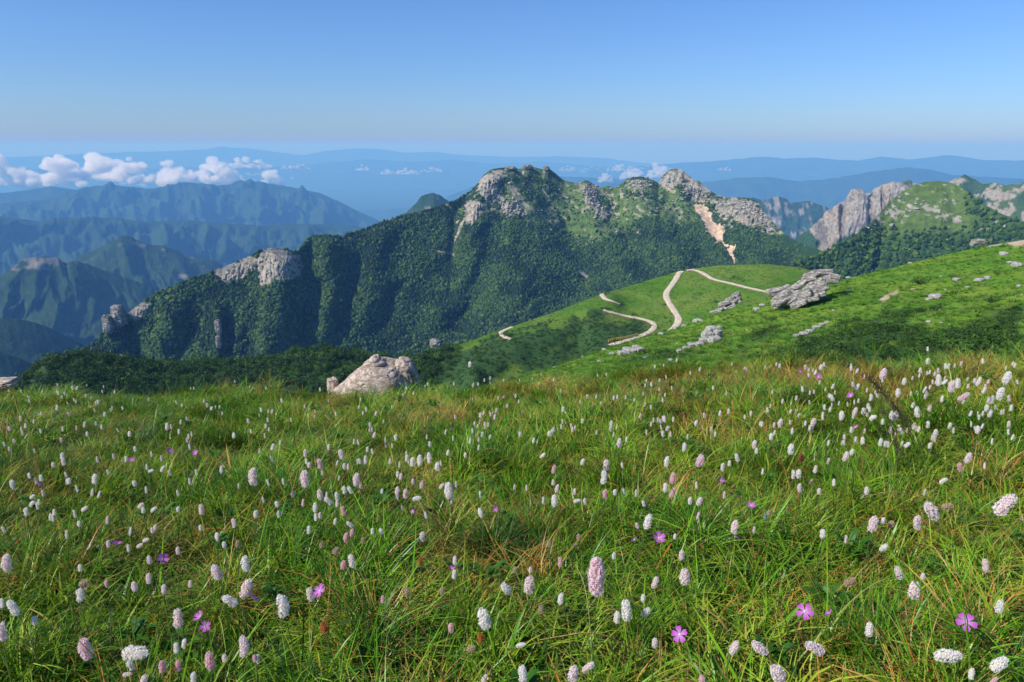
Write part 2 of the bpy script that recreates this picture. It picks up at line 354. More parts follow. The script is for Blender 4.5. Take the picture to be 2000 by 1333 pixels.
def col_dome(U, V, t, P):
    n = fbm(P[..., 0] / 30, P[..., 1] / 30, P[..., 2] / 26, o=5); g = fbm(P[..., 0] / 140, P[..., 1] / 140, 2., o=3)
    base = mixc(GRASSY * 0.85, FOREST * 1.5, np.clip(sstep(430, 480, V + g * 40) + sstep(1870, 1920, U + g * 30) * 0.8, 0, 1))
    n2_ = fbm(P[..., 0] / 9, P[..., 1] / 14, P[..., 2] / 7, o=4)
    d, _ = polydist(U, V, [(1700, 445), (1740, 420), (1790, 405), (1840, 418), (1870, 430)])
    rk = sstep(0.02, 0.10, n2_ + 0.26 * sstep(26, 0, d) - 0.26 - 0.5 * sstep(440, 470, V))
    return mixc(base, ROCK * 1.05, rk)
dome_o, dome_P, dome_U, dome_V, dome_t = ridge("mountain", [(1440,560,950),(1560,515,1000),(1610,492,1050),(1650,472,1080),(1690,445,1120),(1715,420,1160),(1740,392,1200),(1765,373,1220),(1785,362,1230),(1805,356,1240),(1830,354,1240),(1855,357,1240),(1875,365,1230),(1895,380,1210),(1920,398,1180),(1950,415,1160),(1990,432,1140),(2050,435,1120),(2200,420,1100),(2400,430,1100)],
      1.2, 150, 460, 0.50, 32, 130, M_MAIN, col_dome, seed=15.9, jag=0.7, concave=0.5, fan=-0.1, label="rounded grassy dome with bands of pale rock on the right")

# ---- the main mountain
MAIN_CREST = [(-250,900,1040),(-100,830,1050),(0,775,1060),(60,738,1070),(100,714,1080),(150,688,1090),(185,666,1100),(200,655,1105),(225,640,1110),(250,612,1120),(275,592,1130),(300,576,1140),(350,553,1160),(420,529,1190),(470,508,1210),(500,494,1220),(512,487,1225),(530,484,1230),(560,487,1240),(580,492,1250),(592,476,1270),(604,464,1290),(620,460,1300),(640,459,1310),(665,462,1330),(690,455,1350),(720,444,1380),(745,433,1400),(800,419,1440),(862,402,1490),(880,396,1500),(905,383,1520),(925,368,1540),(935,355,1550),(942,345,1560),(952,335,1570),(962,331,1580),(985,328,1600),(992,325,1605),(1003,325,1610),(1012,330,1615),(1019,329,1618),(1023,323,1620),(1033,321,1625),(1042,326,1630),(1052,329,1632),(1060,331,1635),(1063,325,1637),(1070,324,1640),(1075,332,1642),(1085,339,1645),(1094,347,1648),(1104,354,1650),(1115,356,1650),(1130,358,1650),(1142,352,1650),(1150,354,1650),(1160,360,1650),(1175,366,1650),(1187,363,1650),(1200,368,1650),(1212,360,1655),(1222,351,1660),(1235,346,1660),(1250,345,1660),(1264,348,1660),(1278,353,1665),(1287,358,1670),(1293,345,1680),(1301,337,1685),(1311,331,1690),(1322,329,1690),(1332,332,1685),(1345,343,1680),(1358,354,1670),(1365,353,1665),(1374,362,1660),(1385,372,1650),(1400,380,1640),(1415,386,1630),(1432,386,1620),(1450,386,1610),(1468,388,1600),(1480,396,1590),(1492,413,1560),(1505,430,1530),(1522,447,1500),(1540,462,1460),(1560,474,1420),(1590,486,1380),(1620,494,1340),(1660,508,1290),(1720,540,1230),(1800,580,1180)]
GUL = [([(900,398),(888,440),(884,500),(880,570)], 45, 11), ([(590,495),(604,560),(606,640),(590,700)], 75, 17), ([(232,655),(262,690),(285,730)], 95, 22),
       ([(440,640),(446,670),(440,715)], 60, 11), ([(372,645),(356,700)], 45, 11), ([(505,610),(480,700)], 35, 10), ([(300,610),(330,690)], 30, 12),
       ([(690,520),(680,600),(640,680)], 40, 14), ([(775,560),(750,640)], 30, 10), ([(1030,352),(1075,405),(1120,460)], 25, 12), ([(1100,450),(1140,540)], 35, 12),
       ([(1180,372),(1230,470),(1260,540)], 40, 13), ([(1365,395),(1400,450),(1440,510)], 55, 15), ([(1290,360),(1320,420),(1360,500)], 30, 12), ([(960,470),(930,560),(900,640)], 25, 14)]
SPU = [([(205,650),(222,700)], 60, 16), ([(424,600),(424,700)], 45, 9), ([(560,490),(540,560),(520,640)], 55, 20), ([(330,600),(310,700)], 40, 15), ([(640,470),(650,560),(630,650)], 45, 20),
       ([(960,335),(925,420),(915,520),(860,620)], 55, 17), ([(1000,340),(1010,440),(1000,560)], 35, 22), ([(1140,355),(1165,430),(1200,520)], 45, 16), ([(1250,348),(1275,430),(1310,520)], 40, 20), ([(1440,390),(1450,440),(1470,500)], 60, 30), ([(740,450),(730,540),(700,640)], 40, 18)]
def main_extra(U, V, t):
    d = np.zeros(U.shape)
    wU = U + 11 * noise(U / 34, V / 30, 4.0) + 5 * noise(U / 13, V / 13, 6.0)
    for pl, a, w in GUL:
        q, _ = polydist(wU, V, pl); d -= 0.5 * a * np.exp(-(q / (1.35 * w)) ** 2)
    for pl, a, w in SPU:
        q, _ = polydist(wU, V, pl); d += 0.5 * a * np.exp(-(q / (1.5 * w)) ** 2)
    n2 = fbm(U / 9, V / 9, 1.0, o=3); rk = np.zeros(U.shape)
    for pl in CLIFFS + ROCKY: rk = np.maximum(rk, sstep(-5, 3, inpoly(U, V, pl) + 6 * n2))
    d += rk * (7.0 * (ridged(U / 9.0 + V / 40, V / 30, 3.0, o=3) - 0.6) + 5.0 * (ridged(U / 22.0, V / 7.0 + U / 60, 8.0, o=2) - 0.6) + 4.0 * fbm(U / 4, V / 4, 2.0, o=3))
    return d
CLIFFS = [[(508,490),(530,484),(560,488),(583,497),(592,515),(586,540),(570,546),(545,545),(522,556),(505,556),(500,520)],
          [(418,531),(450,514),(490,503),(502,508),(498,528),(470,545),(440,552)],
          [(248,607),(268,594),(292,592),(296,606),(276,622),(254,620)],
          [(940,350),(952,336),(978,334),(984,346),(972,364),(972,392),(952,386),(930,378)],
          [(905,395),(930,392),(950,405),(930,432),(912,438)],
          [(1288,358),(1302,337),(1322,330),(1338,336),(1350,350),(1330,352),(1310,372),(1294,366)],
          [(1350,350),(1372,362),(1388,374),(1370,380),(1352,372)]]
SCREE = [[(1356,400),(1376,400),(1392,432),(1412,442),(1410,468),(1400,472),(1380,446)], [(1420,478),(1436,482),(1428,492)], [(1405,460),(1412,470),(1440,512),(1434,512)]]
STREAK = [([(1002,366),(1012,380),(1022,398),(1042,412)], 5), ([(996,362),(1004,384)], 4), ([(1034,358),(1046,380)], 3), ([(1058,368),(1078,398)], 3.5), ([(1250,372),(1262,396),(1280,420)], 2.5), ([(975,372),(958,400)], 6), ([(925,400),(900,440),(888,470)], 5), ([(1045,520),(1042,560)], 3),
          ([(880,470),(884,500)], 4), ([(843,488),(885,496)], 5), ([(728,612),(745,570)], 4), ([(733,600),(740,640)], 3), ([(1128,528),(1145,540)], 5), ([(870,640),(862,668)], 2), ([(448,560),(444,575)], 3), ([(412,576),(405,590)], 3), ([(360,634),(374,628)], 4), ([(428,600),(424,690)], 3.5), ([(1170,365),(1180,380)], 4), ([(960,420),(968,440)], 3), ([(620,500),(640,502)], 3)]
ROCKY = [[(1132,362),(1162,362),(1172,390),(1185,420),(1165,425),(1140,395)], [(1385,390),(1430,386),(1478,396),(1505,440),(1520,455),(1440,440),(1405,432)], [(975,385),(1010,395),(1030,420),(1000,430),(970,415)], [(1225,352),(1262,350),(1270,366),(1240,372)], [(1330,352),(1380,380),(1400,392),(1360,396),(1335,375)]]
def main_masks(U, V, P):
    n1 = fbm(U / 26, V / 26, 1.0, o=4); n2 = fbm(P[..., 0] / 14, P[..., 1] / 14, P[..., 2] / 10, o=4)
    rock = np.zeros(U.shape); scree = np.zeros(U.shape)
    for pl in CLIFFS: rock = np.maximum(rock, sstep(-4, 3, inpoly(U, V, pl) + 9 * n2 + 5 * n1 + 1))
    for pl in ROCKY: rock = np.maximum(rock, 0.95 * sstep(-6, 6, inpoly(U, V, pl) * 0.7 + 24 * n2 - 1))
    for pl in SCREE: scree = np.maximum(scree, sstep(-3, 2, inpoly(U, V, pl) + 8 * n2 + 1))
    for pl, w in STREAK:
        d, f = polydist(U, V, pl); rock = np.maximum(rock, sstep(w * 1.5, w * 0.5, d + 5 * n2 + 2))
    rock = np.maximum(rock, sstep(0.50, 0.62, n2 + 0.35 * sstep(520, 400, V)) * 0.8)
    crag = np.zeros(U.shape)
    for a, b in ((985, 1013), (1018, 1045), (1058, 1078), (1135, 1158), (1100, 1130)):
        crag = np.maximum(crag, sstep(a - 3, a + 3, U) * sstep(b + 3, b - 3, U) * sstep(346, 336, V + 6 * n2))
    rock = np.maximum(rock, crag * sstep(-0.1, 0.2, n2) * 0.7)
    # grass: the high slopes right of the summit
    gz_ = inpoly(U, V, [(985,345),(1010,330),(1060,332),(1110,355),(1200,366),(1290,356),(1350,380),(1370,410),(1330,450),(1280,430),(1240,440),(1190,470),(1130,475),(1080,450),(1030,440),(985,420)])
    grass = sstep(-14, 12, gz_ + 26 * n1 + 10 * n2)
    for pl in ([(1000,345),(1040,340),(1085,360),(1090,380),(1070,400),(1040,395),(1005,370)], [(1215,372),(1262,378),(1275,385),(1215,382)], [(1165,372),(1195,400),(1180,420),(1160,400)]):
        grass = grass * (1 - 0.85 * sstep(-3, 5, inpoly(U, V, pl) + 12 * n2))
    return rock, scree, grass, n1, n2
def main_clear(P): return sstep(0.20, 0.42, fbm(P[..., 0] / 46, P[..., 1] / 60, P[..., 2] / 34, o=4))
def col_main(U, V, t, P):
    rock, scree, grass, n1, n2 = main_masks(U, V, P)
    base = mixc(FOREST, GRASSY * 0.9, grass)
    base = mixc(base, np.array([0.075, 0.130, 0.026]), 0.8 * main_clear(P))
    base = mixc(base, np.array([0.20, 0.17, 0.10]), 0.35 * grass * sstep(0.1, 0.5, n2))
    rk = mixc(ROCK, ROCKP * 1.05, sstep(-0.3, 0.5, n1)); rk = mixc(rk, np.array([0.12, 0.11, 0.09]), sstep(0.05, 0.35, -n2) * 0.8); rk = mixc(rk, FOREST * 1.6, sstep(0.10, 0.30, fbm(U / 7, V / 5, 4.0, o=4)) * 0.9)
    c = mixc(base, rk, np.clip(rock, 0, 1))
    return mixc(c, np.array([0.52, 0.38, 0.26]), np.clip(scree, 0, 1))
main_o, main_P, main_U, main_V, main_t = ridge("mountain", MAIN_CREST, 1.1, 230, 560, 0.66, 36, 230, M_MAIN, col_main, seed=16.4, jag=0.8, aniso=1.3, octs=2,
      fan=lambda u: np.interp(u, [0, 600, 900, 1000, 1150, 1400], [0.10, 0.22, 0.14, 0.06, -0.06, -0.18]), extra=main_extra, concave=0.3, rough=0.16, back=0.9,
      label="long forested mountain rising to a rocky summit and a bare dome")

# ---- hills in front, built as lofts between a foot line and a crest line
def loft(name, lines, du, rows, mat, colfn, zn, lam, label, backdrop=(30.0, 0.7), seed=0.0, noisefn=None):
    u0 = lines[0][0][0]; u1 = lines[0][-1][0]; u = np.arange(u0, u1 + du, du)
    Ls = [np.array(l, float) for l in lines]                     # from the foot (near) to the crest (far)
    vv = np.stack([np.interp(u, l[:, 0], l[:, 1]) for l in Ls]); dd = np.stack([np.interp(u, l[:, 0], l[:, 2]) for l in Ls])
    for A in (vv, dd):
        for i in range(len(A)):
            k = 9; A[i] = np.convolve(np.pad(A[i], k, 'edge'), np.hanning(2 * k + 3)[1:-1] / np.hanning(2 * k + 3).sum(), 'valid')
    az = np.arctan2(pdir(u, vv[-1])[0], pdir(u, vv[-1])[1])
    zz = np.stack([EYE + pdir(u, vv[i])[2] * dd[i] for i in range(len(Ls))])
    T = np.linspace(0, 1, len(Ls)); tt = np.linspace(0, 1, rows)
    D = np.zeros((rows, len(u))); Z = np.zeros((rows, len(u)))
    for j, t in enumerate(tt):
        k = min(int(t * (len(Ls) - 1)), len(Ls) - 2); f = t * (len(Ls) - 1) - k
        i0, i3 = max(k - 1, 0), min(k + 2, len(Ls) - 1)
        def cr(A):
            p0, p1, p2, p3 = A[i0], A[k], A[k + 1], A[i3]
            m1 = (p2 - p0) * 0.5; m2 = (p3 - p1) * 0.5
            return (2*f**3-3*f**2+1)*p1 + (f**3-2*f**2+f)*m1 + (-2*f**3+3*f**2)*p2 + (f**3-f**2)*m2
        D[j] = cr(dd); Z[j] = cr(zz)
    nb = 8; bd = np.linspace(0, 1, nb + 1)[1:]
    Db = dd[-1] + bd[:, None] ** 1.3 * backdrop[0]; Zb = zz[-1] - bd[:, None] ** 1.6 * backdrop[0] * backdrop[1]
    D = np.vstack([D, Db]); Z = np.vstack([Z, Zb])
    X = np.sin(az) * D; Y = np.cos(az) * D
    edge = np.r_[1 - sstep(0.9, 1.0, tt) * 0.75, np.full(nb, 0.4)][:, None]
    Z = Z + zn * fbm(X / lam, Y / lam, seed, o=5) * edge
    P = np.stack([X, Y, Z], -1)
    if noisefn is not None: P[..., 2] += noisefn(*project(P)) * edge
    U, V = project(P); t = np.r_[tt, np.ones(nb)][:, None] + 0 * U
    o = mesh_obj(name, P, gridfaces(*D.shape), mat, cols=colfn(U, V, t, P).reshape(-1, 3))
    tag(o, label, "hill", kind="structure")
    return o, P, U, V, t
M_HILL = mat_terrain("hill_turf", 1.2, 0.25, 0.30)

# the hill with the dirt road, and the wooded shoulder left of it
MID_CREST = [(-500,860,330),(-60,790,330),(40,749,330),(90,708,330),(150,693,330),(250,705,330),(330,715,330),(400,707,330),(480,709,326),(560,693,322),(620,683,320),(700,692,318),(780,706,312),(850,690,318),(900,672,332),(980,645,352),(1080,612,378),(1180,575,402),(1250,552,418),(1320,531,432),(1400,518,442),(1500,517,442),(1570,525,440),(1640,545,440),(1750,580,440),(2000,640,440),(2300,700,440)]
MID_FOOT = [(-500,940,296),(-60,860,296),(400,800,290),(700,800,282),(850,800,268),(1000,790,258),(1150,740,268),(1300,705,300),(1500,660,340),(1750,680,370),(2000,720,380),(2300,780,380)]
MID_MID = [(-500,900,312),(-60,825,312),(40,795,312),(150,745,311),(400,752,309),(560,745,304),(700,745,301),(850,742,294),(900,728,300),(980,705,305),(1080,672,318),(1180,648,332),(1320,612,362),(1400,585,378),(1500,572,386),(1640,595,396),(1750,625,404),(2000,680,410),(2300,740,410)]
SHRUB_MID = [[(850,790),(850,715),(950,690),(1010,668),(1090,640),(1180,600),(1212,598),(1180,615),(1090,680),(1000,720),(950,760)], [(1120,660),(1200,625),(1270,640),(1260,655),(1180,690),(1080,715),(1000,740)], [(860,700),(960,662),(1060,640),(1090,650),(980,700),(880,730)]]
def mid_bumps(U, V):
    d, _ = polydist(U, V, [(1190, 603), (1100, 640), (1010, 690), (930, 735)]); d2, _ = polydist(U, V, [(1130, 665), (1040, 700), (960, 745)])
    return 5.0 * np.exp(-(d / 26) ** 2) - 7.0 * np.exp(-(d2 / 22) ** 2) + 4.5 * np.exp(-((U - 620) / 60) ** 2) * 0 
def mid_shrub(U, V, P):
    n = fbm(P[..., 0] / 9, P[..., 1] / 14, 3.0, o=3)
    s = sstep(905, 845, U + 0.35 * (V - 700))
    for pl in SHRUB_MID: s = np.maximum(s, sstep(-12, 6, inpoly(U, V, pl) + 26 * n))
    s = np.maximum(s, 0.55 * sstep(0.18, 0.42, n + 0.15 * fbm(P[..., 0] / 40, P[..., 1] / 40, 8.)))
    return s
def col_midhill(U, V, t, P):
    n = fbm(P[..., 0] / 22, P[..., 1] / 22, 5.0, o=4); s = mid_shrub(U, V, P)
    c = mixc(TURF * 0.80, np.array([0.135, 0.200, 0.030]), sstep(-0.25, 0.4, n + 0.25 * sstep(545, 520, V))); c = mixc(c, TURF * 0.5, 0.7 * sstep(0.1, 0.4, fbm(P[..., 0] / 9, P[..., 1] / 9, 25.0, o=4))); c = mixc(c, np.array([0.19, 0.18, 0.06]), 0.45 * sstep(0.2, 0.5, fbm(P[..., 0] / 6, P[..., 1] / 6, 35.0, o=3)))
    return mixc(c, FOREST * 1.4, s * 0.9)
mid_o, mid_P, mid_U, mid_V, mid_t = loft("hill", [MID_FOOT, MID_MID, MID_CREST], 2.2, 90, M_HILL, col_midhill, 3.0, 60, "green hill crossed by winding dirt roads", backdrop=(140, 0.8), seed=21.0, noisefn=mid_bumps)

# the near green shoulder on the right
NR_CREST = [(700,850,46),(850,800,52),(900,775,58),(960,755,64),(1020,737,70),(1120,705,85),(1190,680,95),(1240,664,101),(1330,641,108),(1400,614,113),(1500,588,118),(1590,562,123),(1650,545,127),(1750,522,137),(1850,497,147),(1930,480,152),(2000,469,157),(2200,432,168),(2500,395,175)]
NR_FOOT = [(700,1080,9.5),(850,990,10),(960,930,10.5),(1120,860,11.5),(1330,820,12.5),(1500,800,13),(1750,780,13.5),(2000,765,14),(2500,745,14)]
NR_M1 = [(700,940,22),(850,880,24),(960,830,26),(1120,780,30),(1330,737,35),(1500,710,37),(1750,690,38),(2000,672,40),(2500,640,41)]
NR_M2 = [(700,885,34),(850,830,38),(960,785,43),(1120,735,55),(1330,682,68),(1500,645,74),(1750,606,82),(2000,572,90),(2500,520,98)]
SHRUB_NR = [[(1480,690),(1560,655),(1640,640),(1700,610),(1740,595),(1810,590),(1850,600),(1790,630),(1840,640),(1900,620),(1950,600),(2010,590),(2010,700),(1900,720),(1480,740)], [(1430,700),(1440,660),(1490,640),(1525,625),(1530,640),(1480,690)],
            [(1190,700),(1260,680),(1330,665),(1400,650),(1440,665),(1380,690),(1280,715),(1200,730)], [(1600,640),(1690,615),(1740,600),(1760,612),(1700,640),(1620,665)]]
def nr_shrub(U, V, P):
    n = fbm(P[..., 0] / 5, P[..., 1] / 7, 3.0, o=3); s = np.zeros(U.shape)
    for pl in SHRUB_NR: s = np.maximum(s, sstep(-16, 10, inpoly(U, V, pl) + 36 * n - 18))
    return s
def col_near(U, V, t, P):
    n = fbm(P[..., 0] / 9, P[..., 1] / 9, 5.0, o=4); s = nr_shrub(U, V, P)
    c = mixc(TURF, np.array([0.160, 0.240, 0.024]), sstep(-0.25, 0.4, n)); c = mixc(c, TURF * 0.62, sstep(0.1, 0.45, -n) * 0.6); c = mixc(c, np.array([0.22, 0.23, 0.05]), 0.4 * sstep(0.25, 0.5, fbm(P[..., 0] / 3, P[..., 1] / 3, 15.0, o=3)))
    c = mixc(c, FOREST * 1.3, s * 0.85)
    p, _ = polydist(U, V, [(1722, 588), (1735, 578), (1752, 570)]); c = mixc(c, np.array([0.42, 0.34, 0.20]), sstep(5, 2.5, p + 3 * n))
    b = np.maximum(sstep(-3, 1, inpoly(U, V, [(1965,476),(1985,468),(2030,458),(2200,425),(2200,437),(2030,472),(1985,481)])), sstep(-2, 1, inpoly(U, V, [(1922,476),(1955,472),(1958,477),(1930,483)])))
    return mixc(c, np.array([0.46, 0.36, 0.24]), b)
near_o, near_P, near_U, near_V, near_t = loft("hill", [NR_FOOT, NR_M1, NR_M2, NR_CREST], 2.2, 120, M_HILL, col_near, 0.9, 9, "near bright green shoulder rising to the right", backdrop=(60, 0.7), seed=23.0)
# ================================================================== WOODS AND SCRUB (stuff)
import bmesh
from mathutils.bvhtree import BVHTree
def icos(sub):
    bm = bmesh.new(); bmesh.ops.create_icosphere(bm, subdivisions=sub, radius=1.0)
    V = np.array([v.co[:] for v in bm.verts]); F = np.array([[v.index for v in f.verts] for f in bm.faces]); bm.free()
    return V, F
def bvh_of(o):
    me = o.data; return BVHTree.FromPolygons([v.co[:] for v in me.vertices], [p.vertices[:] for p in me.polygons])
def crown_blob(seed, sub=3, amp=0.42, squash=0.95):
    V, F = icos(sub)
    n = noise(V[:, 0] * 1.6 + seed, V[:, 1] * 1.6, V[:, 2] * 1.6) + 0.6 * noise(V[:, 0] * 3.4 + seed, V[:, 1] * 3.4, V[:, 2] * 3.4 + 9)
    V = V * (1 + amp * n)[:, None]; V[:, 2] = V[:, 2] * squash + 0.45
    return V, F
def leaf_cloud(seed, nleaf, size, squash=0.85, trunk=True):
    """a shrub or small tree: many leaf-sized faces gathered in uneven clumps round a few stems"""
    r = np.random.default_rng(seed); V = []; F = []
    nc = 9; C = r.normal(size=(nc, 3)) * np.array([0.42, 0.42, 0.30]); C[:, 2] = np.abs(C[:, 2]) + 0.25; cr = r.uniform(0.28, 0.48, nc)
    for i in range(nleaf):
        k = r.integers(nc); d = r.normal(size=3); d /= np.linalg.norm(d); p = C[k] + d * cr[k] * r.uniform(0.75, 1.05) * np.array([1, 1, squash])
        nrm = d + 0.6 * r.normal(size=3) + np.array([0, 0, 0.4]); nrm /= np.linalg.norm(nrm)
        a = np.cross(nrm, r.normal(size=3)); a /= np.linalg.norm(a); b = np.cross(nrm, a); s = size * r.uniform(0.6, 1.3)
        j = len(V); V += [p - a * s, p - b * s * 0.55, p + a * s, p + b * s * 0.55]; F.append((j, j + 1, j + 2, j + 3))
    if trunk:
        for k in range(3):
            e = C[k] * 0.9; j = len(V); w = 0.03
            for q, (bx, by, bz, ww) in enumerate([(0, 0, -0.1, w), (e[0], e[1], e[2], w * 0.4)]):
                for m in range(3): V.append(np.array([bx + ww * math.cos(m * 2.094), by + ww * math.sin(m * 2.094), bz]))
            for m in range(3): F.append((j + m, j + (m + 1) % 3, j + 3 + (m + 1) % 3, j + 3 + m))
    return np.array(V), F
def conifer(seed):
    V, F = icos(3); V = V.copy(); n = noise(V[:, 0] * 2.5 + seed, V[:, 1] * 2.5, V[:, 2] * 2.5); h = (V[:, 2] + 1) / 2
    rr = (1 - h) ** 0.8 * (0.75 + 0.35 * np.sin(h * 26 + seed)) * (1 + 0.5 * n); a = np.arctan2(V[:, 1], V[:, 0]); q = np.hypot(V[:, 0], V[:, 1])
    return np.stack([np.cos(a) * rr * np.minimum(1, q * 3), np.sin(a) * rr * np.minimum(1, q * 3), h * 2.1 - 0.1], 1), F
M_TREE = mat_leaf("canopy_leaves", [(0.0, (0.014, 0.042, 0.012)), (0.4, (0.034, 0.080, 0.015)), (0.8, (0.062, 0.125, 0.019)), (1.0, (0.110, 0.165, 0.028))], 0.15, 0.8)
M_CONIF = mat_leaf("conifer_needles", [(0.0, (0.010, 0.030, 0.012)), (0.6, (0.020, 0.052, 0.016)), (1.0, (0.036, 0.078, 0.020))], 0.1, 0.8)
M_SCRUB = mat_leaf("scrub_leaves", [(0.0, (0.018, 0.050, 0.010)), (0.5, (0.036, 0.088, 0.013)), (1.0, (0.075, 0.150, 0.020))], 0.25, 0.7)
P_TREE = proto_collection("canopy", [mesh_obj("canopy", *(crown_blob(s * 3.1, 3, 0.62, 0.8 + 0.12 * s) if s < 4 else conifer(s)), M_TREE if s < 4 else M_CONIF, smooth=False, do_link=False) for s in range(6)])
P_SCRUB = proto_collection("scrub", [mesh_obj("scrub", *leaf_cloud(100 + s, 190, 0.11), M_SCRUB, smooth=False, do_link=False) for s in range(5)])

def surface_points(P, U, V, dens, minrow=0):
    """points spread over a terrain grid, dens = points per square metre at each vertex"""
    A = P[:-1, :-1]; a = P[1:, :-1] - A; b = P[:-1, 1:] - A
    area = np.linalg.norm(np.cross(a, b), axis=-1)
    vis = (U[:-1, :-1] > -160) & (U[:-1, :-1] < 2160) & (V[:-1, :-1] < 880)
    lam = area * dens[:-1, :-1] * vis
    lam[:minrow] = 0
    n = rng.poisson(np.clip(lam, 0, 60)); idx = np.repeat(np.arange(n.size), n.ravel())
    f, g = rng.random(len(idx)), rng.random(len(idx))
    A, a, b = A.reshape(-1, 3)[idx], a.reshape(-1, 3)[idx], b.reshape(-1, 3)[idx]
    return A + a * f[:, None] + b * g[:, None]
def spread(name, pts, lo, hi, coll, k, label, cat="wood", zs=(0.8, 1.3), sink=0.0, tilt=0.0, patchy=False):
    n = len(pts); s = (lo + (hi - lo) * rng.random(n) ** 1.7) * np.where(rng.random(n) < 0.10, 1.4, 1.0)
    sc_ = np.stack([s, s * rng.uniform(0.85, 1.2, n), s * rng.uniform(zs[0], zs[1], n)], 1)
    rot = np.stack([rng.normal(0, tilt, n), rng.normal(0, tilt, n), rng.uniform(0, 6.283, n)], 1) if tilt else np.stack([np.zeros(n), np.zeros(n), rng.uniform(0, 6.283, n)], 1)
    p = pts.copy(); p[:, 2] -= sink * s
    ix = rng.integers(0, k, n)
    if patchy:                                              # firs in some stands, broadleaves in others
        q = fbm(pts[:, 0] / 70, pts[:, 1] / 70, pts[:, 2] / 45, o=3); fir = rng.random(n) < sstep(-0.1, 0.3, q) * 0.85; ix = np.where(fir, rng.integers(4, 6, n), rng.integers(0, 4, n))
    return scatter(name, p, sc_, rot, ix, coll, label, cat)

# the wood on the main mountain
rk, sc0, gr, n1, n2 = main_masks(main_U, main_V, main_P)
fm = np.clip(1 - rk * 1.5, 0, 1) * np.clip(1 - sc0 * 2, 0, 1) * (1 - 0.93 * gr) * (main_t >= -0.02) * (1 - 0.97 * sstep(0.06, 0.03, main_t) * sstep(880, 930, main_U))
clear = main_clear(main_P)
pts = surface_points(main_P, main_U, main_V, fm * (1 - 0.85 * clear) * 0.23, 5)
spread("forest", pts, 0.85, 2.3, P_TREE, 6, "dark green forest covering the long mountain", zs=(0.8, 1.3), sink=0.1, patchy=True)
# scrub dots on its high pasture
pts = surface_points(main_P, main_U, main_V, gr * np.clip(1 - rk, 0, 1) * (main_t >= 0) * 0.012 * sstep(-0.2, 0.4, n2), 5)
spread("shrubbery", pts, 0.9, 2.0, P_TREE, 6, "low shrubs dotting the high pasture below the summit", "scrub", zs=(0.5, 0.9))
# the wood below the green dome
dm = sstep(415, 475, dome_V + 60 * fbm(dome_P[..., 0] / 140, dome_P[..., 1] / 140, 2., o=3)) * 0.045 + sstep(1870, 1920, dome_U) * 0.03
pts = surface_points(dome_P, dome_U, dome_V, np.clip(dm, 0, 0.05) * (dome_t >= 0) * (dome_V < 600), 5)
spread("forest", pts, 1.6, 2.8, P_TREE, 6, "forest on the slope under the green dome", zs=(0.8, 1.2))
# the wooded shoulder in front of the main mountain and the scrub on the road hill
ms = mid_shrub(mid_U, mid_V, mid_P)
wood = sstep(905, 845, mid_U + 0.35 * (mid_V - 700))
pts = surface_points(mid_P, mid_U, mid_V, wood * 0.24)
spread("forest", pts, 1.4, 3.2, P_SCRUB, 5, "dense dwarf wood on the shoulder behind the pale boulder", zs=(0.8, 1.3), sink=0.1)
pts = surface_points(mid_P, mid_U, mid_V, (1 - wood) * ms ** 1.5 * 0.32)
spread("shrubbery", pts, 0.5, 1.2, P_SCRUB, 5, "dark scrub in the hollows of the road hill", "scrub", zs=(0.6, 1.0), sink=0.1)
# scrub on the near shoulder
ns = nr_shrub(near_U, near_V, near_P)
dist = np.hypot(near_P[..., 0], near_P[..., 1])
pts = surface_points(near_P, near_U, near_V, ns ** 1.3 * np.clip(60.0 / dist, 0.5, 2.5) * 1.1 * (dist > 19))
spread("shrubbery", pts, 0.30, 0.75, P_SCRUB, 5, "band of dark low scrub across the near green shoulder", "scrub", zs=(0.5, 0.8), sink=0.12)

# boulders strewn over the high ground: too many and too small to count
M_STREWN, on_, ol_, ob_ = new_mat("strewn_rock"); oi_ = on_.new("ShaderNodeObjectInfo"); or_ = ramp(on_, [(0.0, (0.20, 0.18, 0.15)), (0.5, (0.34, 0.30, 0.25)), (1.0, (0.46, 0.41, 0.34))]); ol_.new(oi_.outputs["Random"], or_.inputs[0]); ol_.new(or_.outputs[0], ob_.inputs["Base Color"]); ob_.inputs["Roughness"].default_value = 0.95
P_BOUL = proto_collection("strewn", [mesh_obj("s", *crown_blob(50 + s_ * 2.7, 2, 0.5, 0.7), M_STREWN, smooth=False, do_link=False) for s_ in range(5)])
d_, _ = polydist(dome_U, dome_V, [(1690, 452), (1715, 435), (1750, 415), (1790, 405), (1840, 418), (1870, 432)]); d2_, _ = polydist(dome_U, dome_V, [(1735, 410), (1760, 390), (1800, 385)])
dn = (sstep(14, 0, d_) * 0.026 + sstep(26, 0, d2_) * 0.006 + 0.0006) * sstep(-0.2, 0.3, fbm(dome_P[..., 0] / 30, dome_P[..., 1] / 30, 4.0)) * (dome_t >= 0) * (dome_V < 470)
spread("rubble", surface_points(dome_P, dome_U, dome_V, dn, 5), 0.8, 2.6, P_BOUL, 5, "pale boulders strewn in bands over the green dome", "boulders", zs=(0.5, 0.9))
rr_ = np.zeros(main_U.shape)
for pl in ROCKY: rr_ = np.maximum(rr_, sstep(-8, 4, inpoly(main_U, main_V, pl)))
spread("rubble", surface_points(main_P, main_U, main_V, (rr_ * 0.03 + gr * 0.0022) * (main_t >= 0), 5), 0.8, 2.8, P_BOUL, 5, "grey boulders and crags strewn below the summit ridge", "boulders", zs=(0.6, 1.1))
nn_ = (near_t < 0.999) * sstep(0.05, 0.4, fbm(near_P[..., 0] / 14, near_P[..., 1] / 14, 31.0)) * (1 - ns) * 0.05 * (dist > 30)
spread("rubble", surface_points(near_P, near_U, near_V, nn_), 0.06, 0.22, P_BOUL, 5, "small pale stones sprinkled through the hillside grass", "stones", zs=(0.5, 0.8))
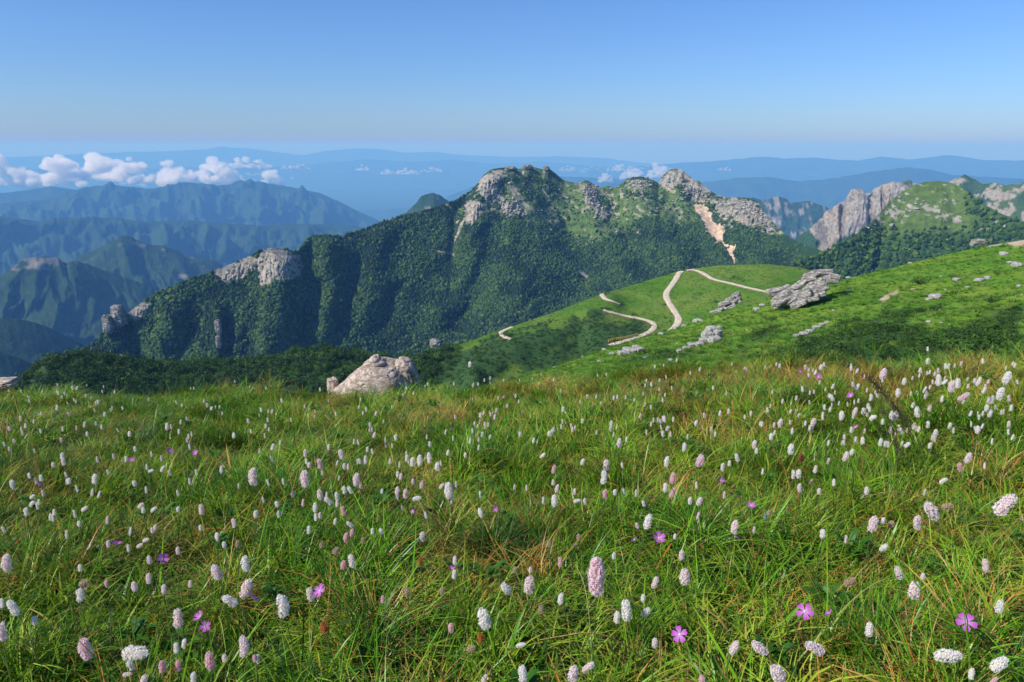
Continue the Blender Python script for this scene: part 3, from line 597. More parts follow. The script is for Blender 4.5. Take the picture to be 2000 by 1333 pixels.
# ================================================================== GRASS
def gz(x, y):
    """height of the meadow: nearly level at the camera, falling away to the left and beyond its edge"""
    x = np.asarray(x, float); y = np.asarray(y, float)
    sx = sstep(-0.9, 4.0, x); a = 0.235 - 0.195 * sx; e = 7.2 - 2.6 * sx
    sp = lambda q, k: 0.5 * (q + np.sqrt(q * q + k))
    z = -a * (sp(y - 2.0, 0.4)) - 0.40 * sp(y - e, 0.8)
    return z + 0.06 * fbm(x / 1.1, y / 1.1, 2.0, o=3) + 0.13 * np.abs(noise(x / 0.42, y / 0.42, 6.0)) - 0.035 + 0.03 * noise(x / 0.2, y / 0.2, 3.0)
def blades(r, n, rad, l0, l1, w, lean, droop, upright=0.5, seg=4, wind=(0.10, 0.0)):
    """arching grass blades rooted in a small disc; returns vertices, faces and the position along each blade"""
    V = []; F = []; T = []
    for i in range(n):
        a = r.uniform(0, 6.283); q = rad * math.sqrt(r.random()); p = np.array([q * math.cos(a), q * math.sin(a), -0.015])
        az = a + r.normal(0, 0.9); L = r.uniform(l0, l1); th = max(0.03, abs(r.normal(upright, lean))); dth = droop * r.uniform(0.5, 1.5) / seg
        d = np.array([math.cos(az), math.sin(az), 0]); side = np.array([-d[1], d[0], 0]); tw = r.normal(0, 0.6)
        sd = side * math.cos(tw) + d * math.sin(tw) * 0.5; ww = w * r.uniform(0.6, 1.3); j = len(V)
        for s in range(seg + 1):
            f = s / seg; k = ww * (1 - f ** 2.2) * 0.5 + 0.0001
            V += [p - sd * k, p + sd * k]; T += [f, f]
            p = p + (d * math.sin(th) + np.array([0, 0, math.cos(th)])) * L / seg + np.array([wind[0], wind[1], 0]) * L / seg * f; th += dth
            if th > 2.2: th = 2.2
        for s in range(seg): F.append((j + 2 * s, j + 2 * s + 1, j + 2 * s + 3, j + 2 * s + 2))
    return np.array(V), np.array(F), np.array(T, np.float32)
def blade_obj(name, data, mat, do_link=False, parent=None):
    V, F, T = data; o = mesh_obj(name, V, F, mat, smooth=True, do_link=do_link, parent=parent)
    a = o.data.attributes.new("tip", 'FLOAT', 'POINT'); a.data.foreach_set("value", np.clip((T - 0.45) * 1.2, 0, 1) * 0.75)
    return o
M_SEDGE = mat_leaf("sedge_grass", [(0.0, (0.022, 0.080, 0.008)), (1.0, (0.050, 0.140, 0.012))], 0.35, 0.4, tip=(0.10, 0.17, 0.02))
M_DRY = mat_leaf("dry_grass", [(0.0, (0.20, 0.16, 0.035)), (0.5, (0.30, 0.19, 0.05)), (1.0, (0.36, 0.17, 0.04))], 0.35, 0.55, tip=(0.40, 0.26, 0.09))
M_HGRASS = mat_leaf("hill_grass", [(0.0, (0.040, 0.120, 0.010)), (0.5, (0.092, 0.215, 0.014)), (0.85, (0.155, 0.260, 0.022)), (1.0, (0.24, 0.24, 0.06))], 0.3, 0.6)
M_SOIL = mat_terrain("turf_soil", 30.0, 0.02, 0.5)

# the meadow sheet itself
xs = np.r_[np.linspace(-60, -12, 24)[:-1], np.linspace(-12, 12, 200), np.linspace(12, 26, 12)[1:]]
ys = np.r_[np.linspace(-6, -2, 12)[:-1], np.linspace(-2, 12, 160), np.linspace(12, 70, 40)[1:]]
gx, gy = np.meshgrid(xs, ys)
gP = np.stack([gx, gy, gz(gx, gy) - 0.035], -1)
gn = fbm(gx / 0.8, gy / 0.8, 3.0, o=3)
mead = mesh_obj("meadow_ground", gP, gridfaces(len(ys), len(xs)), M_SOIL, cols=mixc(np.array([0.030, 0.050, 0.012]), np.array([0.055, 0.040, 0.018]), sstep(-.1, .4, gn)).reshape(-1, 3))
tag(mead, "dark turf under the flowering meadow", "ground", kind="structure")

r = np.random.default_rng(5)
M_GRASS = mat_leaf("meadow_grass", None, 0.20, 0.36, attr="Col")
GREENS = np.array([(0.085, 0.220, 0.007), (0.140, 0.290, 0.010), (0.225, 0.355, 0.016), (0.320, 0.380, 0.028), (0.032, 0.110, 0.006)])
DRYS = np.array([(0.40, 0.32, 0.065), (0.50, 0.31, 0.080), (0.50, 0.20, 0.040), (0.26, 0.13, 0.035)])
def patch(r, n, rad, pdry, psed, tall=1.0):
    """a hand-wide piece of turf: clumps of arching blades with gaps between them"""
    V = []; F = []; C = []
    nc = 20; cx = r.uniform(-rad, rad, (nc, 2)); kind = np.where(r.random(nc) < pdry, 2, np.where(r.random(nc) < psed, 1, 0))
    hgt = r.uniform(0.55, 1.4, nc) * tall; hue = r.integers(0, 4, nc)
    for i in range(n):
        k = r.integers(nc); kd = kind[k]
        if r.random() < 0.12: kd = r.choice([0, 0, 2])
        if r.random() < 0.15: p = np.r_[r.uniform(-rad, rad, 2), -0.02]; az = r.uniform(0, 6.283)
        else:
            q = r.normal(0, 0.028, 2); p = np.r_[cx[k] + q, -0.02]; az = math.atan2(q[1], q[0]) + r.normal(0, 0.7)
        if kd == 0: L = r.uniform(0.07, 0.21); th = abs(r.normal(0.75, 0.4)); dr = r.uniform(0.6, 2.2); w = 0.0035; c0 = GREENS[hue[k]] * r.uniform(0.75, 1.25); c1 = c0 * 0.75 + np.array([0.20, 0.20, 0.03]) * 0.35
        elif kd == 1: L = r.uniform(0.14, 0.27); th = abs(r.normal(0.35, 0.2)); dr = r.uniform(0.4, 1.7); w = 0.0036; c0 = GREENS[r.choice([0, 4, 1])] * r.uniform(0.8, 1.2); c1 = c0 * 1.25
        else: L = r.uniform(0.12, 0.27); th = abs(r.normal(0.6, 0.3)); dr = r.uniform(0.8, 2.2); w = 0.0026; c0 = DRYS[r.integers(4)] * r.uniform(0.7, 1.1); c1 = c0 * 1.15
        if r.random() < 0.03: c0 = DRYS[r.integers(3)]; c1 = c0
        if r.random() < 0.02: L *= 1.5; th *= 0.5
        L *= hgt[k] * 0.78; seg = 4; dth = dr / seg; d = np.array([math.cos(az), math.sin(az), 0]); tw = r.normal(0, 0.7)
        sd = np.array([-d[1], d[0], 0]) * math.cos(tw) + d * math.sin(tw) * 0.5; ww = w * r.uniform(0.6, 1.35) * (1.9 if (kd < 2 and r.random() < 0.08) else 1.0); j = len(V)
        for s_ in range(seg + 1):
            f = s_ / seg; k2 = ww * (1 - f ** 2.2) * 0.5 + 0.0001
            V += [p - sd * k2, p + sd * k2]; cc = c0 + (c1 - c0) * f; C += [cc, cc]
            p = p + (d * math.sin(th) + np.array([0, 0, math.cos(th)])) * L / seg + np.array([0.08, 0, 0]) * L * f / seg; th = min(th + dth, 2.3)
        for s_ in range(seg): F.append((j + 2 * s_, j + 2 * s_ + 1, j + 2 * s_ + 3, j + 2 * s_ + 2))
    return mesh_obj("t", np.array(V), np.array(F), M_GRASS, cols=np.array(C), do_link=False)
patches = [patch(r, 820, 0.20, 0.10, 0.15) for q in range(6)] + [patch(r, 820, 0.20, 0.06, 0.55, 1.1) for q in range(3)] + [patch(r, 760, 0.20, 0.55, 0.1) for q in range(4)]
P_TUFT = proto_collection("tuft", patches)
q = 0.245; gxx, gyy = np.meshgrid(np.arange(-11, 11, q), np.arange(-0.5, 10.5, q))
x = (gxx + rng.uniform(-0.1, 0.1, gxx.shape)).ravel(); y = (gyy + rng.uniform(-0.1, 0.1, gxx.shape)).ravel(); z = gz(x, y)
U, V = project(np.stack([x, y, z], 1)); dd = np.hypot(x, y)
inside = (U > -160) & (U < 2160) & (V < 1560) & (y > 0.5)
keep = inside | (rng.random(len(x)) < 0.6) & (dd > 0.55)
keep &= dd > 0.35
x, y, z, U, V, dd = (w_[keep] for w_ in (x, y, z, U, V, dd)); n = len(x)
dry = fbm(x / 0.9, y / 0.9, 9.0, o=3) + 0.45 * sstep(850, 740, V) * sstep(500, 1400, U) + 0.20 * sstep(830, 760, V) + 0.10 * sstep(1700, 1950, U) - 0.14
sed = fbm(x / 0.7, y / 0.7, 17.0, o=2)
idx = rng.integers(0, 6, n); pr = rng.random(n)
idx = np.where(sed > 0.10, rng.integers(6, 9, n), idx); idx = np.where(pr < np.clip(0.10 + 1.3 * dry, 0.04, 0.85), rng.integers(9, 13, n), idx)
s = rng.uniform(0.9, 1.15, n); e_ = 0.05
nx = (gz(x + e_, y) - gz(x - e_, y)) / (2 * e_); ny = (gz(x, y + e_) - gz(x, y - e_)) / (2 * e_)
rot = np.zeros((n, 3))
for i in range(n):
    nrm = Vector((-nx[i], -ny[i], 1)).normalized()
    rot[i] = (nrm.to_track_quat('Z', 'Y').to_matrix() @ Matrix.Rotation(rng.uniform(0, 6.283), 3, 'Z')).to_euler()
hz_ = rng.uniform(0.6, 0.95, n) * (1 - 0.28 * sstep(3.5, 6.0, dd)) * (1 + 0.3 * noise(x / 0.7, y / 0.7, 1.0))
scatter("grass", np.stack([x, y, z], 1), np.stack([s, s, hz_], 1), rot, idx, P_TUFT, "long tangled meadow grass in the foreground", "grass")
# broad low leaves between the grass
def rosette(r, n, L, w):
    V = []; F = []
    for i in range(n):
        a = r.uniform(0, 6.283); th = r.uniform(0.5, 1.2); d = np.array([math.cos(a) * math.sin(th), math.sin(a) * math.sin(th), math.cos(th)]); sd = np.array([-math.sin(a), math.cos(a), 0])
        l = L * r.uniform(0.6, 1.2); j = len(V); o_ = np.array([r.normal(0, .01), r.normal(0, .01), 0.01])
        for f, k, zz in ((0, 0.1, 0), (0.35, 0.9, 0.012), (0.7, 0.8, 0.006), (1, 0.05, -0.02)):
            p = o_ + d * l * f + np.array([0, 0, zz]); V += [p - sd * w * k, p + sd * w * k]
        for q in range(3): F.append((j + 2 * q, j + 2 * q + 1, j + 2 * q + 3, j + 2 * q + 2))
    return np.array(V), np.array(F)
M_LEAF = mat_leaf("herb_leaf", [(0.0, (0.035, 0.120, 0.012)), (1.0, (0.085, 0.210, 0.020))], 0.35, 0.45)
P_HERB = proto_collection("herb", [mesh_obj("h", *rosette(r, 14, 0.085, 0.011), M_LEAF, do_link=False) for q in range(4)])
k = np.nonzero((dd < 6) & inside[keep])[0]; k = k[rng.random(len(k)) < 0.6]
scatter("undergrowth", np.stack([x[k], y[k], z[k] + rng.uniform(0.0, 0.05, len(k))], 1), np.repeat(rng.uniform(0.5, 1.0, len(k))[:, None], 3, 1),
        np.stack([0 * k, 0 * k, rng.uniform(0, 6.28, len(k))], 1), rng.integers(0, 4, len(k)), P_HERB, "broad herb leaves between the grass blades", "leaves")

# grass on the hills behind
P_HG = proto_collection("hilltuft", [blade_obj("t", blades(r, 34, 0.42, 0.5, 1.1, 0.07, 0.4, 1.0, 0.7, seg=2, wind=(0.25, 0)), M_HGRASS) for q in range(4)])
dens = np.clip(70.0 / dist, 0.35, 4.0) * 2.6 * (1 - 0.85 * ns) * (dist > 13)
bare = np.maximum(sstep(-3, 1, inpoly(near_U, near_V, [(1965,476),(1985,468),(2030,458),(2200,425),(2200,437),(2030,472),(1985,481)])), sstep(-3, 1, inpoly(near_U, near_V, [(1922,476),(1955,472),(1958,477),(1930,483)])))
bare = np.maximum(bare, sstep(5, 2.5, polydist(near_U, near_V, [(1722, 588), (1735, 578), (1752, 570)])[0]))
pts = surface_points(near_P, near_U, near_V, dens * (1 - bare))
spread("grass", pts, 0.16, 0.60, P_HG, 4, "wind combed bright grass on the near green shoulder", "grass", zs=(0.5, 0.9), tilt=0.1)

pts = surface_points(mid_P, mid_U, mid_V, (1 - wood) * (1 - 0.8 * ms) * 0.55 * (mid_t < 0.999))
spread("grass", pts, 0.35, 0.9, P_HG, 4, "grass tufts on the hill with the dirt roads", "grass", zs=(0.35, 0.7), tilt=0.1)
pts = surface_points(mid_P, mid_U, mid_V, (1 - wood) * 0.034 * sstep(0.0, 0.35, fbm(mid_P[..., 0] / 30, mid_P[..., 1] / 30, 14.0)) * (mid_t < 0.97))
spread("shrubbery", pts, 0.35, 0.8, P_SCRUB, 5, "scattered dark shrubs dotting the road hill", "scrub", zs=(0.6, 1.0))
# ================================================================== ROADS, ROCKS, BUSHES ON THE HILLS
BV_MID, BV_NEAR, BV_MAIN = bvh_of(mid_o), bvh_of(near_o), bvh_of(main_o)
CAMP = Vector((0, 0, EYE))
def hit(bv, u, v):
    for k in range(40):
        d = Vector([float(q) for q in pdir(u, v + k)]).normalized(); h = bv.ray_cast(CAMP, d)
        if h[0] is not None: return h[0]
    return None
def zdown(bv, x, y, default):
    h = bv.ray_cast(Vector((x, y, 400)), Vector((0, 0, -1))); return h[0].z if h[0] else default

M_ROAD, rn, rl, rb = new_mat("road_gravel")
t_ = rn.new("ShaderNodeTexNoise"); t_.inputs["Scale"].default_value = 0.9; t_.inputs["Detail"].default_value = 8
g_ = rn.new("ShaderNodeNewGeometry"); rl.new(g_.outputs["Position"], t_.inputs["Vector"])
r_ = ramp(rn, [(0.3, (0.34, 0.27, 0.17)), (0.5, (0.52, 0.44, 0.30)), (0.7, (0.62, 0.54, 0.39))]); rl.new(t_.outputs["Fac"], r_.inputs[0]); rl.new(r_.outputs[0], rb.inputs["Base Color"]); rb.inputs["Roughness"].default_value = 0.95
M_BANK, bn_, bl_, bb_ = new_mat("road_bank"); bb_.inputs["Base Color"].default_value = (0.17, 0.12, 0.07, 1); bb_.inputs["Roughness"].default_value = 1.0

def smooth_line(pts, n):
    p = np.array(pts, float); t = np.r_[0, np.cumsum(np.hypot(*np.diff(p[:, :2], axis=0).T))]; q = np.linspace(0, t[-1], n)
    o = np.stack([np.interp(q, t, p[:, i]) for i in range(p.shape[1])], 1)
    for _ in range(3): o[1:-1] = 0.25 * o[:-2] + 0.5 * o[1:-1] + 0.25 * o[2:]
    return o
def road(pts, width, label, bv=BV_MID):
    P = [hit(bv, u, v) for u, v in smooth_line(pts, 60)]; P = np.array([p[:] for p in P if p is not None])
    for _ in range(4): P[1:-1] = 0.25 * P[:-2] + 0.5 * P[1:-1] + 0.25 * P[2:]
    T = np.gradient(P[:, :2], axis=0); T /= np.linalg.norm(T, axis=1)[:, None] + 1e-9; N = np.stack([-T[:, 1], T[:, 0]], 1)
    V = []; offs = [-0.62, -0.5, -0.25, 0, 0.25, 0.5, 0.62]; hs = [-0.25, 0.30, 0.36, 0.40, 0.36, 0.30, -0.25]
    for i in range(len(P)):
        w = 0.74 * width * (1 + 0.16 * noise(i * 0.31, width) + 0.10 * noise(i * 1.3, 3.0)); 
        for o_, h_ in zip(offs, hs):
            q = P[i, :2] + N[i] * o_ * w * (1 + 0.14 * noise(i * 0.9, o_ * 9, width)); z = zdown(bv, q[0], q[1], P[i, 2]); z = z if abs(z - P[i, 2]) < 4 else P[i, 2]
            V.append((q[0], q[1], 0.5 * z + 0.5 * P[i, 2] + h_))
    k = len(offs); F = gridfaces(len(P), k)
    o = mesh_obj("dirt_road", V, F, M_ROAD); o.data.materials.append(M_BANK)
    mi = np.tile([1, 0, 0, 0, 0, 1], len(P) - 1).astype(np.int32); o.data.polygons.foreach_set("material_index", mi)
    return tag(o, label, "road", kind="structure")
road([(1332,529),(1326,533),(1321,545),(1311,560),(1302,570),(1300,580),(1308,595),(1318,610),(1326,622),(1325,632),(1316,642),(1308,650)], 4.2, "pale dirt road descending the middle of the green hill")
road([(1340,526),(1352,527),(1372,533),(1388,545),(1402,549),(1430,555),(1460,563),(1492,570),(1530,578)], 3.6, "pale dirt road crossing the hill towards the big outcrop")
road([(1186,566),(1180,570),(1175,577),(1182,585),(1198,590),(1208,594),(1211,596)], 3.4, "short bend of dirt road at the left rim of the hill")
road([(1178,606),(1186,609),(1205,614),(1225,619),(1245,622),(1265,627),(1279,632),(1281,640),(1272,648),(1255,656),(1235,664),(1210,670),(1190,676)], 3.6, "dirt road hairpin in the hollow of the green hill")
road([(1000,640),(990,644),(978,650),(980,656),(990,661),(1000,664)], 3.0, "far scrap of dirt road on the left end of the hill")

# yellow railing on the outer edge of the hairpin
M_YEL, yn, yl, yb = new_mat("yellow_paint"); yb.inputs["Base Color"].default_value = (0.55, 0.36, 0.06, 1); yb.inputs["Roughness"].default_value = 0.6
rail = [hit(BV_MID, u, v) for u, v in smooth_line([(1188,670),(1200,667),(1220,664),(1245,658)], 15)]; rail = [p for p in rail if p]
gr_ = empty("guard_rail", rail[0]); tag(gr_, "yellow post and rail fence along the lower road bend", "fence")
def box_between(a, b, w, h):
    a = Vector(a); b = Vector(b); d = (b - a); L = d.length; d.normalize(); s_ = d.cross(Vector((0, 0, 1))); s_ = s_.normalized() if s_.length > 1e-3 else Vector((1, 0, 0)); t2 = s_.cross(d)
    V = [p + s_ * sx * w / 2 + t2 * sy * h / 2 for p in (a, b) for sx, sy in ((-1, -1), (1, -1), (1, 1), (-1, 1))]
    return [v[:] for v in V], [(0, 1, 2, 3), (7, 6, 5, 4), (0, 4, 5, 1), (1, 5, 6, 2), (2, 6, 7, 3), (3, 7, 4, 0)]
o0 = Vector(rail[0])
for p in rail:
    V, F = box_between(Vector(p) - o0 + Vector((0, 0, -0.3)), Vector(p) - o0 + Vector((0, 0, 1.5)), 0.30, 0.30); mesh_obj("post", V, F, M_YEL, gr_, smooth=False)
for hgt_ in (0.85, 1.4):
    for a, b in zip(rail[:-1], rail[1:]):
        V, F = box_between(Vector(a) - o0 + Vector((0, 0, hgt_)), Vector(b) - o0 + Vector((0, 0, hgt_)), 0.14, 0.2); mesh_obj("rail", V, F, M_YEL, gr_, smooth=False)

# ---- rock
def mat_rock(name, light, dark, scale, bump, crack=6.0):
    m, n, l, b = new_mat(name)
    tc = n.new("ShaderNodeTexCoord"); t1 = n.new("ShaderNodeTexNoise"); t1.inputs["Scale"].default_value = scale; t1.inputs["Detail"].default_value = 9; t1.inputs["Roughness"].default_value = 0.65
    l.new(tc.outputs["Object"], t1.inputs["Vector"])
    r1 = ramp(n, [(0.30, dark), (0.48, tuple(0.55 * a_ + 0.45 * b_ for a_, b_ in zip(light, dark))), (0.62, light)]); l.new(t1.outputs["Fac"], r1.inputs[0])
    l.new(r1.outputs[0], b.inputs["Base Color"]); b.inputs["Roughness"].default_value = 0.92; b.inputs["Specular IOR Level"].default_value = 0.15
    vo = n.new("ShaderNodeTexVoronoi"); vo.feature = 'DISTANCE_TO_EDGE'; vo.inputs["Scale"].default_value = crack; mp = n.new("ShaderNodeMapping"); mp.inputs["Scale"].default_value = (0.7, 0.7, 2.2); mp.inputs["Rotation"].default_value = (0.2, -0.25, 0.3)
    l.new(tc.outputs["Object"], mp.inputs[0]); 
    ds = n.new("ShaderNodeVectorMath"); ds.operation = 'MULTIPLY_ADD'; ds.inputs[1].default_value = (0.35, 0.35, 0.35); l.new(t1.outputs["Color"], ds.inputs[0]); l.new(mp.outputs[0], ds.inputs[2]); l.new(ds.outputs[0], vo.inputs["Vector"])
    mr = n.new("ShaderNodeMapRange"); mr.inputs[2].default_value = 0.08; l.new(vo.outputs["Distance"], mr.inputs[0])
    ad = n.new("ShaderNodeMath"); ad.operation = 'MULTIPLY_ADD'; ad.inputs[1].default_value = 0.6; l.new(mr.outputs[0], ad.inputs[0]); l.new(t1.outputs["Fac"], ad.inputs[2])
    bp = n.new("ShaderNodeBump"); bp.inputs["Strength"].default_value = 1.0; bp.inputs["Distance"].default_value = bump; l.new(ad.outputs[0], bp.inputs["Height"]); l.new(bp.outputs[0], b.inputs["Normal"])
    return m
M_ROCKN = mat_rock("granite_near", (0.60, 0.49, 0.39), (0.26, 0.205, 0.16), 4.0, 0.025, 5.0)
M_ROCKH = mat_rock("granite_hill", (0.47, 0.43, 0.37), (0.12, 0.11, 0.10), 0.9, 0.20, 1.6)
M_ROCKS = mat_rock("granite_small", (0.50, 0.47, 0.42), (0.20, 0.19, 0.17), 2.0, 0.06, 3.0)
def rock_verts(seed, sub, dims, tilt=(0.15, -0.2), layers=7.0, step=0.05, box=0.55, rough=0.16, crack=0.05):
    """a weathered block: squarish body, bedding steps along a tilted axis, cracks"""
    V, F = icos(sub)
    k = np.max(np.abs(V), axis=1); V = V * (1 - box + box / np.maximum(k, 1e-6))[:, None] / (1 + 0.25 * box)
    n = fbm(V[:, 0] * 1.1 + seed, V[:, 1] * 1.1, V[:, 2] * 1.1 + seed * 0.7, o=5)
    V = V * (1 + rough * 2 * n)[:, None]
    ax = np.array([math.sin(tilt[0]), math.sin(tilt[1]), 1.0]); ax /= np.linalg.norm(ax); q = V @ ax
    ph = q * layers + 0.9 * fbm(V[:, 0] * 1.5, V[:, 1] * 1.5, V[:, 2] + seed, o=3); saw = ph - np.floor(ph); lay = np.sin(np.floor(ph) * 12.9898 + seed * 3.1) * 0.5
    H = V - np.outer(q, ax); hl = np.linalg.norm(H, axis=1)[:, None] + 1e-6
    V = V + H / hl * (step * (lay + 0.5 * np.minimum(saw * 4, 1) - 0.3))[:, None]
    c1 = 1 - np.abs(noise(V[:, 0] * 1.7 + 3 * seed, V[:, 1] * 1.7, V[:, 2] * 1.1)) * 9; c2 = 1 - np.abs(noise(V[:, 0] * 2.9, V[:, 1] * 2.9 + seed, V[:, 2] * 3.3)) * 9
    V = V * (1 - crack * np.clip(c1, 0, 1) - crack * 0.6 * np.clip(c2, 0, 1) + 0.02 * fbm(V[:, 0] * 7, V[:, 1] * 7, V[:, 2] * 9 + seed, o=3))[:, None]
    return V * np.array(dims), F
def place_rock(name, parent, seed, sub, dims, loc, rz, mat, **kw):
    V, F = rock_verts(seed, sub, dims, **kw); c, s_ = math.cos(rz), math.sin(rz)
    V = np.stack([V[:, 0] * c - V[:, 1] * s_, V[:, 0] * s_ + V[:, 1] * c, V[:, 2]], 1)
    o = mesh_obj(name, V, F, mat, parent, smooth=False); o.location = loc
    return o

# pale boulder at the meadow's edge: built as a big slab, a cap and a broken right end
def on_ray(u, v, D): return Vector([float(q) for q in at(u, v, D)])
bo = on_ray(735, 752, 12.0); bl = empty("boulder", bo); tag(bl, "large pale pink boulder with cracked layers at the meadow edge", "boulder")
px = 12.5 / FPX
def outline_rock(name, parent, outline, c, D, depth, seed, sub, mat, org, layers=5, tilt=-0.3, step=0.03, rough=0.05):
    """a solid boulder whose face follows a measured outline (pixels at distance D) and which is as deep as it is broad"""
    V, F = icos(sub); k = D / FPX; ph = np.arctan2(V[:, 2], V[:, 0]); rp = np.hypot(V[:, 0], V[:, 2])
    o_ = np.array(outline, float) - np.array(c); oa = np.arctan2(-o_[:, 1], o_[:, 0]); orr = np.hypot(o_[:, 0], o_[:, 1]); q = np.argsort(oa); oa, orr = oa[q], orr[q]
    Rr = np.interp(ph, np.r_[oa - 6.28319, oa, oa + 6.28319], np.r_[orr, orr, orr]); g = rp ** 0.62
    X = np.stack([np.cos(ph) * Rr * g * k, np.sign(V[:, 1]) * np.abs(V[:, 1]) ** 0.8 * depth * k, np.sin(ph) * Rr * g * k], 1)
    S = X / (60 * k); n = fbm(S[:, 0] * 1.4 + seed, S[:, 1] * 1.4, S[:, 2] * 1.4, o=5)
    ax = np.array([math.sin(tilt), 0.1, math.cos(tilt)]); w = S @ ax; phs = w * layers + 0.7 * fbm(S[:, 0] * 1.2, S[:, 1] * 1.2, S[:, 2] * 1.2 + seed, o=4); fl = np.floor(phs); fr = phs - fl
    lay = np.sin(fl * 12.9898 + seed) * 0.6 + 0.9 * np.minimum(fr * 6, 1) - 0.5
    cr = np.clip(1 - np.abs(noise(S[:, 0] * 2.2 + seed, S[:, 1] * 2.2, S[:, 2] * 1.2)) * 10, 0, 1) + 0.7 * np.clip(1 - np.abs(noise(S[:, 0] * 4.5, S[:, 1] * 4.5 + seed, S[:, 2] * 6)) * 8, 0, 1)
    Nn = V / np.linalg.norm(V, axis=1)[:, None]; X = X + Nn * (60 * k * (rough * n + step * lay - 0.035 * cr + 0.012 * fbm(S[:, 0] * 14, S[:, 1] * 14, S[:, 2] * 18, o=3)))[:, None]
    o = mesh_obj(name, X, F, mat, parent, smooth=False); o.location = on_ray(c[0], c[1], D) - (org if org is not None else Vector()); return o
outline_rock("slab", bl, [(636,772),(652,761),(668,751),(684,735),(690,728),(700,722),(711,715),(712,708),(724,704),(744,702),(762,706),(776,708),(790,719),(806,742),(812,790),(720,812),(640,800)], (725, 748), 12.0, 70, 1.7, 6, M_ROCKN, bo, 5.5, -0.36, 0.036, 0.03)
outline_rock("slab", bl, [(770,745),(768,719),(772,705),(776,700),(791,699),(800,703),(809,711),(812,722),(817,735),(818,761),(790,766)], (792, 722), 11.95, 34, 5.2, 5, M_ROCKN, bo, 7.0, 0.25, 0.04, 0.05)
outline_rock("slab", bl, [(712,722),(711,710),(722,704),(742,702),(752,708),(750,721),(730,726)], (731, 706), 11.9, 26, 9.1, 5, M_ROCKN, bo, 5.0, -0.1, 0.03, 0.04)
p = on_ray(650, 756, 12.3); o = place_rock("boulder", None, 21.4, 5, (24 * px / 2, 24 * px / 2, 44 * px / 2), p, 0.4, M_ROCKN, layers=4, step=0.06, rough=0.16); tag(o, "small rounded boulder at the left foot of the large pale boulder", "boulder")
p = on_ray(6, 750, 13.0); o = place_rock("boulder", None, 23.4, 5, (52 * px / 2, 40 * px / 2, 22 * px / 2), p, 0.2, M_ROCKN, layers=4, step=0.06, rough=0.16); tag(o, "low pale boulder at the left edge of the meadow", "boulder")

# the outcrops on the near shoulder: each a cluster of tilted blocks
def outcrop(name, blocks, label, u0, v0, bv=BV_NEAR, mat=M_ROCKH, sub=4, dzz=0.0):
    b0 = hit(bv, u0, v0); root = empty(name, b0); tag(root, label, "outcrop")
    for i, (u, v, w, h, rz, tl) in enumerate(blocks):
        q = hit(bv, u, min(v + h * 0.42, v0 + 60)); D = math.hypot(q.x, q.y) if q else math.hypot(b0.x, b0.y)
        D = min(D, math.hypot(b0.x, b0.y) * 1.12); D = max(D, math.hypot(b0.x, b0.y) * 0.92)
        k = D / FPX; p = on_ray(u, v, D) - b0
        place_rock("stone", root, 31.0 + i * 1.37 + u * 0.01, sub, (w * k / 2, max(w, h) * 0.9 * k / 2, h * k / 2), p, rz, mat, tilt=(tl, 0.15), layers=3.5, step=0.10, box=0.62, rough=0.14, crack=0.08)
    return root
def slab_outcrop(poly, ang, nl, length, thick, label, u0, v0, extra=(), seed=1, mat=M_ROCKH):
    """an outcrop of long tilted slabs lying on one another, filled in along its bedding"""
    rr = np.random.default_rng(seed); b0 = hit(BV_NEAR, u0, v0); D0 = math.hypot(b0.x, b0.y); k = D0 / FPX; root = empty("rock_outcrop", b0); tag(root, label, "outcrop")
    us = [p[0] for p in poly]; vs_ = [p[1] for p in poly]; todo = [(u, v, w, h, a) for u, v, w, h, a in extra]; n = 0
    while n < nl:
        u = rr.uniform(min(us), max(us)); v = rr.uniform(min(vs_), max(vs_))
        if inpoly(np.array(u), np.array(v), poly) < 1: continue
        todo.append((u, v, rr.uniform(*length), rr.uniform(*thick), ang + rr.normal(0, 6))); n += 1
    for i, (u, v, w, h, a) in enumerate(todo):
        V, F = rock_verts(seed * 9.1 + i * 1.37, 4, (w * k / 2, rr.uniform(0.5, 0.8) * w * k / 2, h * k / 2), tilt=(0.05, 0.1), layers=2.5, step=0.07, box=0.75, rough=0.12, crack=0.07)
        M_ = Matrix.Rotation(-R(a), 3, 'Y') @ Matrix.Rotation(rr.normal(0, 0.3), 3, 'Z') @ Matrix.Rotation(rr.normal(-0.15, 0.15), 3, 'X'); V = V @ np.array(M_).T
        # lower pieces lie a little nearer than the upper ones
        o = mesh_obj("stone", V, F, mat, root, smooth=False); o.location = on_ray(u, v, D0 * (1.0 + 0.0016 * (v0 - v) + rr.normal(0, 0.004))) - b0
slab_outcrop([(1500,586),(1508,568),(1540,560),(1556,552),(1570,545),(1606,552),(1610,562),(1600,582),(1570,598),(1540,600)], 24, 36, (22, 46), (6, 12), "large grey layered outcrop with a dark overhang on the green shoulder", 1560, 606,
    extra=[(1588,537,42,18,14),(1606,533,50,16,4),(1580,545,34,12,18),(1630,540,30,13,-12),(1626,550,26,10,-8),(1616,543,18,12,0),(1590,568,60,26,24),(1560,582,60,24,24),(1530,582,40,22,26)], seed=3)
slab_outcrop([(1384,610),(1398,598),(1420,586),(1436,576),(1448,580),(1440,592),(1424,604),(1400,612)], 27, 16, (16, 30), (5, 9), "dark grey tilted outcrop between the road and the large outcrop", 1412, 612, extra=[(1438,577,18,14,20),(1420,592,44,14,28)], seed=5)
